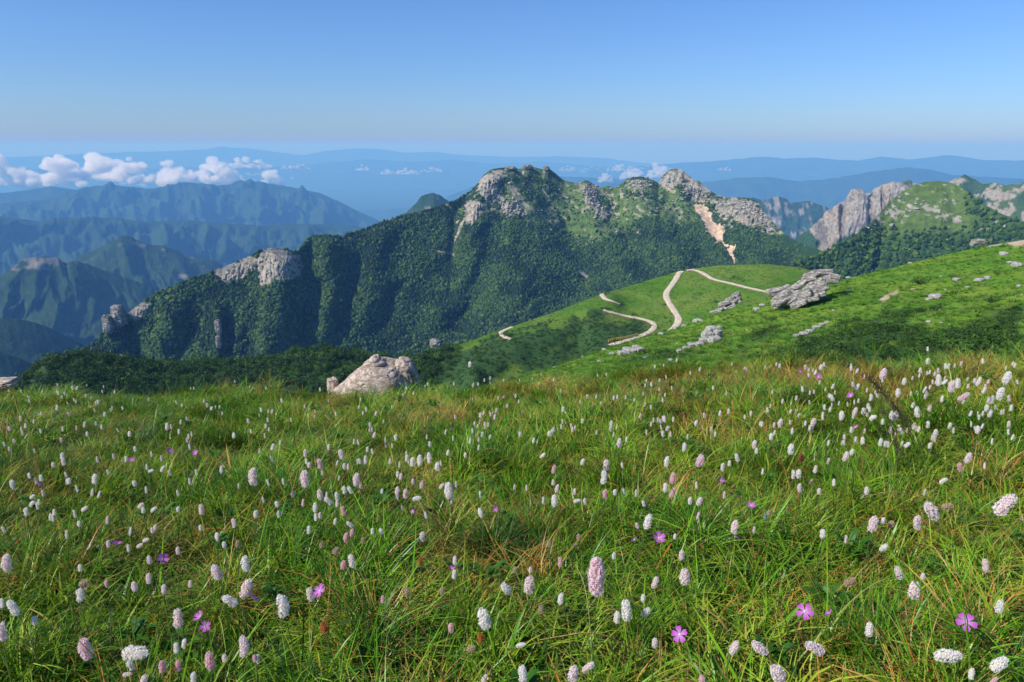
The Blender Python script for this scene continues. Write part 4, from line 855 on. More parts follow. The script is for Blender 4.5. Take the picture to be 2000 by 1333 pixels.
outcrop("rock_outcrop", [(1390,646,26,20,0.2,-0.5),(1402,652,20,18,0.5,-0.4),(1382,656,26,20,0.1,-0.5),(1396,664,26,16,0.3,-0.4),(1376,666,22,14,0.1,-0.4),(1366,672,18,10,0.1,-0.4),(1352,674,18,8,0.2,-0.3),(1340,680,16,8,0.1,-0.3),(1328,686,14,8,0.4,-0.3),(1405,640,10,8,0.1,0)], "pale broken rock patch below the dark tilted outcrop", 1385, 674, mat=M_ROCKS)
outcrop("rock_outcrop", [(1232,686,28,12,0.1,-0.2),(1250,683,18,10,0.3,-0.1),(1215,690,20,12,0.2,-0.2),(1242,678,16,8,0.1,0.1),(1222,682,14,10,0.1,0.2)], "low grey outcrop beneath the yellow railing", 1232, 690, mat=M_ROCKS)
outcrop("rock_outcrop", [(1595,640,16,8,0.1,-0.3),(1582,647,16,8,0.3,-0.3),(1570,652,18,8,0.2,-0.4),(1606,634,12,6,0.2,-0.3),(1556,656,14,6,0.1,-0.3),(1615,630,10,5,0.1,-0.3)], "string of pale stones above the dark scrub band", 1580, 655, mat=M_ROCKS)
outcrop("rock_outcrop", [(1905,473,14,9,0.2,0.1),(1914,472,16,10,0.1,-0.2),(1921,475,12,7,0.4,0.2),(1899,477,8,7,0.0,0.0)], "blue grey rocks on the skyline beside the sandy bank", 1912, 481)

# single stones lying on the hill
stones = [(1657,540,9,"right of the large outcrop on the skyline"),(1658,572,10,"in the grass right of the large outcrop"),(1783,566,6,"right of the bare earth scar"),(1838,541,5,"right of the round bush near the crest"),
 (1868,548,12,"first of the row on the upper right slope"),(1890,563,8,"just under the upper right row"),(1912,550,15,"longest of the row on the upper right slope"),(1928,544,11,"last of the row on the upper right slope"),(1846,567,6,"below the upper right row, left end"),
 (1826,583,22,"largest on the right slope"),(1812,586,10,"left of the largest stone on the right slope"),(1985,520,18,"near the right edge, largest of its cluster"),(1972,514,9,"near the right edge, small one above its cluster"),(1960,498,14,"high on the slope under the sandy bank"),(1777,515,7,"alone high on the middle slope"),
 (1627,607,5,"alone below the large outcrop"),(1648,617,7,"right end above the scrub band"),(1514,603,8,"at the left foot of the large outcrop"),(1526,604,10,"under the front of the large outcrop"),(1478,606,14,"between the two big outcrops, lower one"),(1490,598,12,"between the two big outcrops, upper one"),
 (1362,619,17,"flat one left of the dark tilted outcrop"),(1370,627,5,"tiny one left of the dark tilted outcrop"),(1336,632,10,"beside the end of the middle road"),(1318,642,11,"at the foot of the middle road"),(1292,654,12,"pale sliver beside the hairpin"),(1310,705,12,"below the pale rock patch, left"),(1326,697,9,"below the pale rock patch, right"),
 (1195,693,13,"left of the low outcrop under the railing"),(1180,683,10,"at the left end of the railing"),(1138,692,8,"dark topped, left of the railing"),(1083,711,8,"far left on the shoulder's rim"),(1140,713,7,"on the rim above the meadow"),(1170,707,9,"between the rim and the low outcrop"),(1262,700,10,"below the low outcrop on the right"),(1838,632,7,"in the middle of the scrub band"),(1855,635,6,"right one in the middle of the scrub band"),(1990,560,8,"by the right edge above the scrub")]
for i, (u, v, w, where) in enumerate(stones):
    q = hit(BV_NEAR, u, v)
    if q is None: continue
    k = math.hypot(q.x, q.y) / FPX; w = w * 1.1
    o = place_rock("loose_stone", None, 61.0 + i * 2.13, 3, (w * k / 2, w * k * 0.45, w * k * 0.26), (q.x, q.y, q.z + w * k * 0.10), 0.1 * i, M_ROCKS, layers=3, step=0.08, box=0.5, rough=0.2)
    tag(o, "pale stone " + where, "stone", "pale stones scattered on the green shoulder")

# rock pillars on the main mountain's left end
def pillar(u, v, wpx, hpx, seed, label, rz=0.0):
    q = hit(BV_MAIN, u, v + hpx * 0.45); D = math.hypot(q.x, q.y) if q else 1110.0; k = D / FPX
    o = place_rock("rock_tower", None, seed, 5, (wpx * k / 2, wpx * k / 2, hpx * k / 2), on_ray(u, v, D), rz, M_CLIFF, layers=5, step=0.08, box=0.45, rough=0.20, crack=0.07)
    tag(o, label, "rock")
M_CLIFF = mat_rock("granite_cliff", (0.36, 0.33, 0.28), (0.10, 0.10, 0.085), 0.05, 3.0, 0.10)
pillar(231, 618, 26, 44, 3.3, "rounded rock tower at the left end of the forest ridge"); pillar(211, 634, 17, 40, 5.1, "pale slanting rock fin beside the rounded tower")
pillar(426, 640, 12, 34, 7.7, "slim rock pillar standing above the dark gully"); pillar(427, 668, 10, 30, 8.8, "lower half of the broken rock pillar in the gully")
pillar(850, 672, 26, 22, 9.9, "grey crag at the wood's edge left of the green hill"); pillar(225, 702, 38, 10, 10.7, "flat pale rock shelf in the dwarf wood"); pillar(92, 712, 26, 6, 12.7, "narrow rock rib on the wood's left brow")
pillar(1031, 326, 16, 9, 14.2, "round crag on top of the summit ridge"); pillar(1067, 329, 13, 10, 15.3, "blocky crag right of the round summit crag"); pillar(998, 329, 20, 8, 16.4, "flat crag at the left end of the summit ridge")

# single bushes
def bush(u, v, w, label, seed, bv=BV_NEAR):
    q = hit(bv, u, v + w * 0.3); k = math.hypot(q.x, q.y) / FPX; V, F = leaf_cloud(seed, 420, 0.085, trunk=False); s_ = w * k / 2 / 0.85
    root = empty("bush", q); tag(root, label, "bush")
    mesh_obj("foliage", V * np.array([s_, s_, s_ * 0.8]), F, M_SCRUB, root, smooth=False)
    st = []; sf = []
    for m in range(4):
        a = m * 1.7; V2, F2 = box_between((0, 0, -0.15 * s_), (0.4 * s_ * math.cos(a), 0.4 * s_ * math.sin(a), 0.5 * s_), 0.05 * s_, 0.05 * s_); j = len(st); st += V2; sf += [tuple(j + e for e in f) for f in F2]
    mesh_obj("stem", st, sf, M_BARK, root, smooth=False)
M_BARK, kn, kl, kb = new_mat("bark"); kb.inputs["Base Color"].default_value = (0.07, 0.05, 0.035, 1); kb.inputs["Roughness"].default_value = 0.9
bush(1795, 548, 24, "round dark bush alone high on the green shoulder", 201); bush(1933, 585, 20, "dark bush on the slope above the right scrub", 202); bush(1506, 622, 17, "small dark bush below the large outcrop", 203)
bush(1827, 602, 22, "dark bush at the upper tip of the scrub band", 204); bush(1640, 642, 20, "dark bush right of the string of pale stones", 205); bush(1236, 612, 12, "dark bush beside the hairpin road", 206, BV_MID)
# ================================================================== FLOWERS
def mat_petal(name, ca, cb, transl=0.42):
    """petals: hue given floret by floret on the mesh, mixed between two tones"""
    m, n, l, b = new_mat(name); a = n.new("ShaderNodeAttribute"); a.attribute_name = "Col"
    mx = n.new("ShaderNodeMix"); mx.data_type = 'RGBA'; sp = n.new("ShaderNodeSeparateColor"); l.new(a.outputs["Color"], sp.inputs[0]); l.new(sp.outputs[0], mx.inputs[0])
    mx.inputs[6].default_value = (*ca, 1); mx.inputs[7].default_value = (*cb, 1)
    l.new(mx.outputs[2], b.inputs["Base Color"]); b.inputs["Roughness"].default_value = 0.7; b.inputs["Specular IOR Level"].default_value = 0.2
    tr = n.new("ShaderNodeBsdfTranslucent"); l.new(mx.outputs[2], tr.inputs["Color"]); ms = n.new("ShaderNodeMixShader"); ms.inputs[0].default_value = transl
    l.new(b.outputs[0], ms.inputs[1]); l.new(tr.outputs[0], ms.inputs[2]); l.new(ms.outputs[0], n["Material Output"].inputs["Surface"])
    return m
PET = {'w': mat_petal("petal_white", (0.93, 0.91, 0.84), (0.86, 0.76, 0.68)), 'b': mat_petal("petal_blush", (0.93, 0.88, 0.82), (0.82, 0.58, 0.56)), 'k': mat_petal("petal_lilac_pink", (0.91, 0.80, 0.78), (0.78, 0.42, 0.48)),
       'p': mat_petal("petal_rose", (0.91, 0.72, 0.70), (0.76, 0.30, 0.36)), 't': mat_petal("petal_faded", (0.66, 0.54, 0.38), (0.40, 0.26, 0.14)), 'o': mat_petal("petal_withered", (0.62, 0.24, 0.06), (0.34, 0.10, 0.03)), 'd': mat_petal("petal_dark", (0.30, 0.07, 0.06), (0.18, 0.05, 0.04))}
PET['K'] = PET['k']
WORD = {'w': "white", 'b': "blush", 'k': "lilac pink", 'K': "lilac pink", 'p': "rose pink", 't': "faded tan", 'o': "withered orange", 'd': "dark red"}
M_STEM, sn_, sl_, sb_ = new_mat("flower_stem"); sb_.inputs["Base Color"].default_value = (0.10, 0.13, 0.03, 1); sb_.inputs["Roughness"].default_value = 0.6
M_GER = mat_petal("petal_magenta", (0.56, 0.09, 0.52), (0.74, 0.42, 0.68)); M_GERC, gn_, gl_, gb_ = new_mat("flower_eye"); gb_.inputs["Base Color"].default_value = (0.70, 0.60, 0.50, 1)
def head_mesh(seed, nf=135, fat=0.30, loose=0.0, simple=False):
    """a bistort spike of unit height: a core set round with small flared five-petalled florets"""
    r = np.random.default_rng(seed); V = []; F = []; C = []
    lump = r.uniform(0, 6.28, 3); prof = lambda t: fat * min(1.0, (max(t, 0.01) / 0.14) ** 0.5) * max(0.0, 1 - max(0.0, (t - 0.45) / 0.57) ** 3.2) ** 0.55 * (1 + 0.09 * math.sin(9 * t + lump[0]) + 0.06 * math.sin(17 * t + lump[1]))
    ring = 6; bd = r.normal(0, 0.35)
    for i in range(6):
        t = i / 5
        for k in range(ring): a = k * 6.283 / ring; q = prof(t) * 0.72; V.append((q * math.cos(a), q * math.sin(a), 0.02 + 0.94 * t)); C.append((0.75,) * 3)
    for i in range(5):
        for k in range(ring): F.append((i * ring + k, i * ring + (k + 1) % ring, (i + 1) * ring + (k + 1) % ring, (i + 1) * ring + k))
    for i in range(nf):
        t = (i + 0.5) / nf; a = i * 2.39996 + r.normal(0, 0.15); q = prof(t) * r.uniform(0.82, 1.12 + loose); up = (t - 0.42) * 1.5
        nrm = np.array([math.cos(a), math.sin(a), up + r.normal(0, 0.25)]); nrm /= np.linalg.norm(nrm); bend = bd * (t - 0.5) ** 2 * 0.5; p = np.array([q * math.cos(a) + bend, q * math.sin(a), 0.02 + 0.96 * t + r.normal(0, 0.02)])
        e1 = np.cross(nrm, [0, 0, 1.0]); e1 /= np.linalg.norm(e1) + 1e-9; e2 = np.cross(nrm, e1); s = fat * r.uniform(0.27, 0.40); hue = min(1.0, max(0.0, r.normal(0.30, 0.28)))
        j = len(V); V.append(tuple(p - nrm * s * 0.5)); C.append((min(1, hue + 0.30),) * 3); m = 4 if simple else 5; ph = r.uniform(0, 6.28)
        for k in range(m):
            b = ph + k * 6.283 / m
            for db, rad, out in ((-0.42, 0.8, 0.35), (0.0, 1.05, 0.55), (0.42, 0.8, 0.35)):
                V.append(tuple(p + (e1 * math.cos(b + db) + e2 * math.sin(b + db)) * s * rad + nrm * s * out)); C.append((hue * 0.6,) * 3)
            F.append((j, j + 1 + 3 * k, j + 2 + 3 * k, j + 3 + 3 * k))
        for k in range(0 if simple else 3):
            e = nrm + 0.55 * r.normal(size=3); e /= np.linalg.norm(e); w_ = e1 * s * 0.07; n0 = len(V); V += [tuple(p - w_), tuple(p + w_), tuple(p + e * s * 1.5)]; C += [(0.25,) * 3, (0.25,) * 3, (0.0,) * 3]; F.append((n0, n0 + 1, n0 + 2))
    return np.array(V), F, np.array(C)
def to_mesh(name, V, F, C, mat):
    me = mesh_obj(name, V, F, mat, cols=C, smooth=False, do_link=False).data; return me
HEADS = {}
def head_for(c, k):
    key = (c, k)
    if key not in HEADS:
        if c in "tod": d = head_mesh(40 + k, 70, 0.26, 0.15)
        elif c == 'K': d = head_mesh(70, 210, 0.185, 0.10)
        else: d = head_mesh(k + 1, 120, [0.195, 0.17, 0.215, 0.185, 0.175, 0.205][k % 6], 0.10)
        HEADS[key] = to_mesh("flower_head", *d, PET[c])
    return HEADS[key]
def stem_geo(p0, p1, d1, w, seg=6, side=3):
    """a thin stalk from p0 to p1 that arrives along d1"""
    p0, p1, d1 = Vector(p0), Vector(p1), Vector(d1); L = (p1 - p0).length; V = []; F = []
    c0 = p0 + Vector((0, 0, 1)) * L * 0.35; c1 = p1 - d1 * L * 0.30
    for i in range(seg + 1):
        t = i / seg; q = p0 * (1 - t) ** 3 + c0 * 3 * t * (1 - t) ** 2 + c1 * 3 * t * t * (1 - t) + p1 * t ** 3; ww = w * (1.2 - 0.5 * t)
        for k in range(side): a = k * 6.283 / side; V.append((q.x + ww * math.cos(a), q.y + ww * math.sin(a), q.z))
    for i in range(seg):
        for k in range(side): F.append((i * side + k, i * side + (k + 1) % side, (i + 1) * side + (k + 1) % side, (i + 1) * side + k))
    return V, F
def meadow_hit(u, v, above):
    dx, dy, dz = (float(q) for q in pdir(u, v)); lo = 0.5
    d = np.linspace(0.5, 14, 1400); f = EYE + dz * d - gz(dx * d, dy * d) - above
    k = np.nonzero(f < 0)[0]; D = d[k[0]] if len(k) else 7.5
    return D, Vector((dx * D, dy * D, EYE + dz * D))
TA = [(50,122,125,0,'b'),(625,160,50,0,'w'),(655,275,75,70,'t'),(628,370,95,0,'w'),(832,285,65,0,'p'),(1050,305,80,-5,'b'),(1160,240,80,0,'b'),(1168,98,75,0,'b'),(1390,28,70,0,'b'),(1280,325,70,0,'b'),(1485,285,50,0,'b'),(1692,195,140,-15,'b'),(1915,133,150,0,'w'),(1925,320,150,20,'b'),(1795,415,120,-55,'w'),(105,470,120,-30,'w'),(15,435,70,0,'w'),(270,572,65,0,'w'),(10,665,140,0,'b'),(668,795,160,-15,'k'),(1390,555,150,0,'b'),(1378,785,85,0,'w'),(1438,745,80,15,'w'),(1055,825,190,85,'w'),(1022,920,80,-20,'w'),(995,990,60,80,'b'),(1268,928,90,0,'p'),(1390,920,90,0,'p'),(1640,885,150,0,'p'),(1510,1015,100,5,'w'),(1125,1035,90,20,'b'),(1910,775,170,0,'b'),(1990,865,60,0,'p'),(1755,865,50,0,'b')]
TB = [(218,455,200,-3,'w'),(425,365,130,-5,'b'),(748,105,120,-10,'w'),(682,135,85,15,'p'),(1553,100,80,0,'w'),(1548,210,80,5,'w'),(1955,320,120,-35,'w'),(1182,350,75,0,'t'),(1455,340,65,5,'t'),(990,405,60,0,'p'),(1780,555,170,-15,'w'),(1522,625,85,0,'p'),(535,625,100,-5,'o'),(1755,705,90,-5,'o'),(1680,790,80,60,'t'),(1780,1030,90,30,'b'),(10,870,60,0,'b'),(1285,100,60,0,'o'),(625,25,70,40,'t')]
TC = [(658,225,320,0,'K'),(145,175,50,0,'b'),(132,290,170,5,'b'),(378,110,85,0,'p'),(25,175,55,0,'t'),(380,400,100,8,'w'),(795,65,65,0,'w'),(1325,58,95,0,'b'),(1350,230,150,-5,'b'),(1122,270,110,15,'b'),(1025,395,70,0,'w'),(1048,505,90,35,'w'),(895,490,180,-5,'w'),(820,545,115,0,'w'),(1117,745,85,0,'b'),(1735,785,120,20,'b'),(1930,785,150,-50,'b'),(478,985,145,5,'b'),(595,935,110,50,'b'),(85,990,140,-5,'w'),(1485,1035,90,0,'p'),(70,760,80,70,'w'),(228,480,60,-10,'t')]
TD = [(365,785,170,-60,'b'),(790,640,115,0,'w'),(1143,335,145,0,'b'),(1022,198,110,-25,'b'),(1700,140,100,-10,'b'),(1810,460,110,0,'w'),(1210,225,55,0,'w'),(1405,845,180,85,'w'),(1805,910,130,50,'w'),(1588,990,90,0,'w'),(1765,1040,60,40,'p'),(80,985,180,-30,'b'),(905,5,70,60,'w'),(640,270,90,60,'t')]
TE = [(1972,485,150,0,'b'),(1575,742,90,0,'b'),(1730,430,60,0,'w'),(1390,742,50,0,'w'),(1100,712,55,50,'b'),(1200,742,50,50,'w'),(1118,748,45,0,'w'),(1830,850,80,-8,'b'),(1695,950,65,5,'w'),(1752,1018,60,0,'w'),(1858,1012,60,0,'t'),(1567,885,50,0,'w'),(1655,893,40,0,'w'),(1210,890,60,10,'b'),(1190,905,50,0,'b'),(1092,1025,50,60,'b'),(1140,980,50,70,'w'),(845,1010,55,0,'b'),(422,765,45,0,'w'),(383,740,40,0,'w'),(330,718,35,0,'w'),(250,695,55,40,'w'),(250,642,50,50,'w'),(205,760,60,0,'w'),(115,712,40,0,'b'),(660,738,50,60,'w'),(755,775,40,0,'w'),(618,855,45,0,'w'),(640,795,35,0,'t'),(468,888,40,0,'w'),(740,505,75,5,'w'),(360,400,40,0,'w'),(418,395,45,-15,'w'),(485,325,50,0,'w'),(495,370,60,0,'w'),(320,497,50,0,'w'),(330,448,40,75,'w'),(228,480,45,-10,'w'),(195,472,40,0,'w'),(95,540,55,0,'w'),(355,518,30,0,'w'),(540,520,45,0,'w'),(580,525,40,15,'w'),(500,542,30,0,'w'),(195,580,30,0,'w'),(302,585,40,0,'b'),(555,410,35,-40,'w'),(1052,540,50,-10,'w'),(1130,513,40,80,'w'),(1270,425,55,30,'w'),(1180,440,45,70,'w'),(1055,270,45,0,'w'),(1012,152,45,0,'w'),(908,232,40,0,'w'),(902,380,40,0,'w'),(935,370,45,0,'w'),(797,333,40,-15,'w'),(1305,95,60,5,'w'),(1522,232,40,0,'w'),(1270,355,30,0,'w'),(1185,333,30,30,'w'),(1160,385,40,0,'w'),(1455,318,45,80,'w'),(1590,470,30,0,'b'),(1450,515,40,0,'w'),(1490,535,30,0,'w'),(1840,400,40,0,'w'),(1995,780,60,0,'w'),(1985,145,40,0,'w'),(1828,165,50,0,'w'),(1508,170,40,0,'b'),(1448,140,35,0,'w'),(1385,135,45,0,'w'),(625,615,40,60,'t'),(670,605,40,0,'t'),(865,920,35,0,'w'),(1000,965,40,0,'w'),(185,165,35,0,'w'),(215,132,40,0,'w'),(150,135,40,0,'w'),(75,150,30,0,'w')]
TF = [(380,505,145,-3,'b'),(385,300,70,5,'b'),(498,385,95,-10,'k'),(665,312,80,-15,'b'),(690,405,60,0,'b'),(710,355,45,80,'t'),(568,258,60,0,'w'),(395,365,50,0,'w'),(415,395,50,0,'w'),(548,443,40,0,'w'),(605,400,45,0,'w'),(810,365,50,-20,'w'),(858,355,75,0,'w'),(1048,367,50,0,'b'),(1103,330,40,0,'w'),(1178,342,60,0,'w'),(1222,372,90,5,'w'),(1280,360,95,0,'w'),(1220,310,35,0,'w'),(1252,310,35,0,'b'),(1355,338,95,-3,'w'),(1412,360,40,0,'b'),(1415,405,80,10,'w'),(1500,300,50,10,'w'),(1488,338,35,0,'b'),(1635,318,50,0,'w'),(785,510,115,5,'b'),(820,565,50,-30,'p'),(1107,468,55,0,'w'),(1132,487,60,10,'b'),(1227,525,60,0,'b'),(1252,495,45,-30,'t'),(1305,482,45,-15,'w'),(1303,545,65,0,'p'),(1505,595,145,-5,'w'),(1450,560,60,40,'b'),(1600,540,40,0,'t'),(1990,525,40,0,'w'),(500,628,90,-10,'b'),(565,675,85,-40,'w'),(548,588,45,0,'w'),(632,640,80,-5,'w'),(635,695,60,0,'b'),(680,755,85,-10,'p'),(690,590,70,-5,'w'),(735,590,70,-30,'w'),(462,728,80,0,'w'),(468,800,65,0,'w'),(498,788,60,0,'b'),(285,625,55,0,'w'),(298,680,45,-15,'w'),(118,622,45,0,'w'),(165,700,55,-10,'w'),(178,778,60,5,'w'),(618,838,55,10,'w'),(735,860,75,-45,'w'),(412,903,70,5,'w'),(702,962,80,5,'p'),(748,928,80,10,'p'),(838,985,50,0,'t'),(910,912,50,0,'w'),(978,915,55,-20,'w'),(985,600,50,10,'w'),(1105,598,75,5,'b'),(1168,620,80,0,'b'),(1180,580,45,0,'w'),(1258,655,75,85,'w'),(1452,668,45,0,'b'),(1138,690,35,0,'w'),(1390,705,40,80,'w'),(1755,768,85,-15,'w'),(1298,955,95,-5,'b'),(1770,660,35,0,'w'),(512,1020,50,0,'t'),(190,485,45,0,'w'),(248,505,45,0,'b'),(305,465,35,0,'w'),(130,255,60,20,'w'),(212,240,40,0,'w'),(40,225,40,0,'w'),(92,150,30,0,'w'),(895,95,40,0,'w'),(925,160,50,15,'b'),(970,200,45,0,'p'),(1018,160,35,0,'w'),(1092,180,55,0,'w'),(1072,150,35,0,'b'),(870,270,50,10,'w'),(865,235,35,0,'w'),(825,305,35,0,'b'),(505,280,40,0,'w'),(1195,265,40,0,'w'),(1075,220,35,0,'w'),(1435,138,35,0,'w'),(1638,158,28,0,'w'),(1755,112,40,0,'w'),(1770,155,50,0,'w'),(1780,190,40,0,'w'),(1703,200,30,0,'w'),(1552,208,28,0,'w'),(1325,157,28,0,'w'),(1818,50,40,0,'w'),(5,775,60,0,'w'),(735,160,30,0,'w')]
TG = [(735,395,95,0,'b'),(722,490,120,5,'w'),(838,222,85,0,'b'),(1348,258,85,0,'w'),(1208,367,90,10,'w'),(1472,362,115,12,'k'),(1258,498,95,8,'p'),(1198,572,80,5,'w'),(1255,612,95,20,'p'),(1645,410,75,0,'w'),(1758,338,80,-20,'w'),(1698,382,50,0,'w'),(1895,235,75,0,'b'),(1910,285,50,0,'w'),(1930,350,45,0,'w'),(895,170,40,0,'w'),(552,370,60,20,'w'),(240,320,60,40,'w'),(328,428,75,8,'p'),(322,530,55,0,'b'),(352,580,75,12,'b'),(332,675,110,-3,'w'),(490,605,60,0,'b'),(508,675,60,80,'w'),(568,680,55,0,'b'),(725,620,90,0,'p'),(803,608,55,0,'w'),(905,448,45,80,'w'),(1005,585,45,0,'w'),(980,642,40,0,'w'),(1030,697,60,-20,'w'),(1062,838,135,12,'w'),(978,868,60,-20,'b'),(1272,955,55,0,'w'),(1392,675,70,0,'w'),(1465,680,80,15,'b'),(1355,805,35,0,'w'),(1738,875,110,12,'b'),(1895,825,45,0,'w'),(1665,628,30,0,'w'),(522,960,60,0,'t'),(290,1010,55,0,'t'),(228,570,45,0,'b'),(292,150,50,0,'w'),(775,75,60,0,'w'),(405,42,45,0,'b'),(375,70,45,0,'w'),(458,60,45,0,'w'),(490,45,45,0,'w'),(515,8,40,0,'w'),(1437,68,60,0,'w'),(1552,100,45,0,'b'),(1573,135,35,0,'w'),(1240,45,45,60,'w'),(1205,38,45,20,'w'),(1215,108,50,30,'k'),(1068,72,45,40,'w'),(1095,100,40,0,'w'),(735,165,35,0,'b'),(1933,12,40,0,'w'),(1990,765,40,0,'w'),(680,28,40,70,'w'),(1500,595,30,0,'w'),(118,565,30,0,'w')]
TH = [(180,272,90,0,'w'),(355,62,75,5,'b'),(95,68,75,5,'b'),(25,175,60,0,'w'),(212,8,45,0,'w'),(578,15,65,0,'w'),(450,145,45,0,'b'),(630,138,45,20,'k'),(740,205,60,0,'w'),(880,218,65,0,'w'),(942,235,50,0,'w'),(1088,238,50,50,'w'),(1040,128,60,-30,'w'),(1108,55,45,0,'w'),(1140,92,60,0,'w'),(1250,80,55,0,'w'),(1280,118,45,0,'w'),(1310,148,70,0,'w'),(1265,243,50,0,'w'),(1422,90,55,0,'w'),(1640,120,60,0,'w'),(1830,185,40,60,'w'),(1780,175,35,0,'w'),(1882,75,50,0,'w'),(1635,15,30,0,'w'),(1725,8,40,0,'w'),(655,295,55,10,'w'),(610,328,80,15,'b'),(402,360,45,0,'w'),(370,428,65,10,'b'),(200,468,75,0,'w'),(240,465,75,0,'w'),(235,380,45,0,'w'),(265,340,55,0,'d'),(515,530,60,0,'w'),(245,575,80,-5,'b'),(397,600,55,0,'b'),(770,597,65,0,'b'),(1190,468,45,0,'w'),(1370,515,70,60,'w'),(1500,410,75,-20,'p'),(1565,340,80,8,'b'),(1715,358,40,0,'w'),(1275,750,160,-35,'b'),(1165,842,125,-10,'b'),(1850,705,185,40,'b'),(822,855,120,5,'b'),(900,832,60,0,'w'),(960,858,60,20,'t'),(1400,720,80,75,'t'),(428,932,70,0,'w'),(628,940,45,0,'w'),(905,1030,60,60,'w'),(820,25,55,50,'w'),(985,25,60,0,'w'),(1170,8,40,0,'w'),(10,770,50,0,'t'),(680,5,40,0,'w')]
TI = [(1000,222,85,8,'b'),(1315,130,45,0,'w'),(1347,82,35,0,'w'),(1393,265,80,0,'w'),(1528,288,70,0,'w'),(1485,312,75,0,'b'),(1680,275,65,20,'w'),(1880,250,90,8,'w'),(1832,360,90,5,'w'),(1770,405,60,0,'w'),(1575,382,90,60,'k'),(1735,465,50,0,'w'),(1757,500,60,0,'b'),(1495,210,40,40,'w'),(1375,185,35,0,'w'),(1285,280,35,0,'w'),(1437,280,45,40,'w'),(1265,235,30,0,'w'),(1197,240,40,0,'w'),(1150,275,55,0,'w'),(1105,355,60,0,'w'),(1035,265,35,0,'w'),(915,388,55,0,'w'),(818,312,50,20,'w'),(635,390,55,-35,'w'),(705,515,65,0,'w'),(800,490,65,8,'b'),(858,485,45,0,'w'),(930,530,45,-40,'w'),(1240,492,75,-8,'w'),(1212,445,45,0,'w'),(1060,515,60,0,'w'),(1095,510,75,0,'w'),(1905,128,30,0,'w'),(1877,147,25,0,'w'),(1760,155,40,30,'b'),(558,175,45,0,'w'),(620,155,35,0,'w'),(255,190,40,0,'w'),(375,517,40,0,'w'),(120,518,40,0,'w'),(1300,355,50,-20,'w'),(1335,388,35,0,'w'),(1290,322,35,0,'w'),(1250,320,35,0,'w'),(1200,325,35,0,'w'),(1435,205,35,0,'w'),(1725,225,35,0,'b'),(1560,240,30,0,'w'),(830,185,25,0,'w'),(852,220,30,0,'w')]
FL = []
for T, u0, v0, k in ((TA,0,1070,4),(TB,500,1070,4),(TC,1000,1070,4),(TD,1500,1070,4),(TE,0,810,4),(TF,500,810,4),(TG,1000,810,4),(TH,1500,810,4),(TI,1450,670,3.636)):
    for (a, b, h, tl, c) in T: FL.append((u0 + a / k, v0 + b / k, h / k, tl, c))
# more along the middle distance, seen in the photograph as specks in these drifts
DRIFT = [(893,758,9),(937,735,10),(1060,737,8),(1085,745,7),(1130,770,9),(1145,760,10),(1160,778,8),(1195,772,9),(1100,800,12),(1120,812,11),(1282,765,9),(1300,757,8),(1192,838,12),(1140,820,11),(1010,780,10),(980,765,8),(760,780,8),(700,775,8),(520,790,8),(600,800,9),(430,800,8),(350,790,8),(250,790,8),(150,780,7),(60,775,7),(200,830,9),(90,835,9),(30,850,10),(840,742,9),(918,712,12)]
FL += [(u, v, h, 0, 'w') for u, v, h in DRIFT]
r = np.random.default_rng(21)
items = []
for (u, v, h, tl, c) in FL:
    above = 0.19 + r.uniform(-0.03, 0.04)
    if (u, v) == (918, 712): above = 0.62
    D, p = meadow_hit(u, v, above); sl = (p - CAMP).length; L = h * sl / FPX
    if L > 0.058:                                           # a large one stands taller and nearer
        above = min(0.52, above + (L - 0.058) * 4.0); D, p = meadow_hit(u, v, above); sl = (p - CAMP).length; L = h * sl / FPX
    L *= 0.88
    items.append(dict(u=u, v=v, h=h, tl=tl, c=c, p=p, L=min(max(L, 0.018), 0.085), D=D))
items.sort(key=lambda q: -q['h'])
for q in items:
    q['name'] = None
def put_flower(q, i):
    c, L, tl = q['c'], q['L'], R(q['tl'])
    ax = Vector((math.sin(tl), 0.16 * math.cos(i * 1.7), math.cos(tl))).normalized(); base = q['p'] - ax * L * 0.5
    foot = Vector((base.x - 0.25 * L * math.sin(tl) + 0.03 * math.sin(i * 2.3), base.y + 0.04 * math.cos(i * 1.1), 0)); foot.z = float(gz(foot.x, foot.y)) - 0.01
    root = empty("bistort_flower", foot)
    V, F = stem_geo((0, 0, 0), base - foot, ax, 0.0014); mesh_obj("stem", V, F, M_STEM, root)
    hd = bpy.data.objects.new("flower_head", head_for(c, i % 6)); link(hd, root); hd.location = base - foot
    hd.rotation_euler = (ax.to_track_quat('Z', 'Y').to_matrix() @ Matrix.Rotation(i * 1.3, 3, 'Z')).to_euler(); wd = 1.0 if q['h'] > 14 else 1.1
    hd.scale = (L * wd * (0.88 + 0.24 * ((i * 0.618) % 1)), L * wd, L)
    return root
NIND = 300
solo = items[:NIND]; rest = items[NIND:]
ANCH = [(1164, 1126, "the tallest pink spike"), (1571, 1195, "the flat open magenta geranium"), (1888, 1216, "the violet geranium at lower right"), (264, 1276, "the big sideways white head"), (555, 1184, "the thick white spike lower left"),
        (634, 1226, "the withered orange spike"), (1287, 1051, "the geranium behind the tallest"), (595, 936, "the tall mid meadow spike"), (876, 959, "the bent mid meadow spike"), (1182, 920, "the stacked pair in mid meadow"),
        (1790, 880, "the dark grass plume"), (735, 740, "the large pale boulder"), (1960, 986, "the two toned right edge head"), (100, 930, "the dark hollow at the left edge"), (1434, 1050, "the geranium under a pale spike"), (1405, 900, "the lilac spike right of centre"), (330, 880, "the dark tussock in the left meadow")]
ORD = ["nearest", "second nearest", "third nearest", "fourth nearest", "fifth nearest", "sixth nearest", "seventh nearest", "eighth nearest", "ninth nearest", "tenth nearest", "eleventh nearest", "twelfth nearest", "thirteenth nearest", "fourteenth nearest", "fifteenth nearest", "sixteenth nearest", "seventeenth nearest", "eighteenth nearest", "nineteenth nearest", "twentieth nearest"]
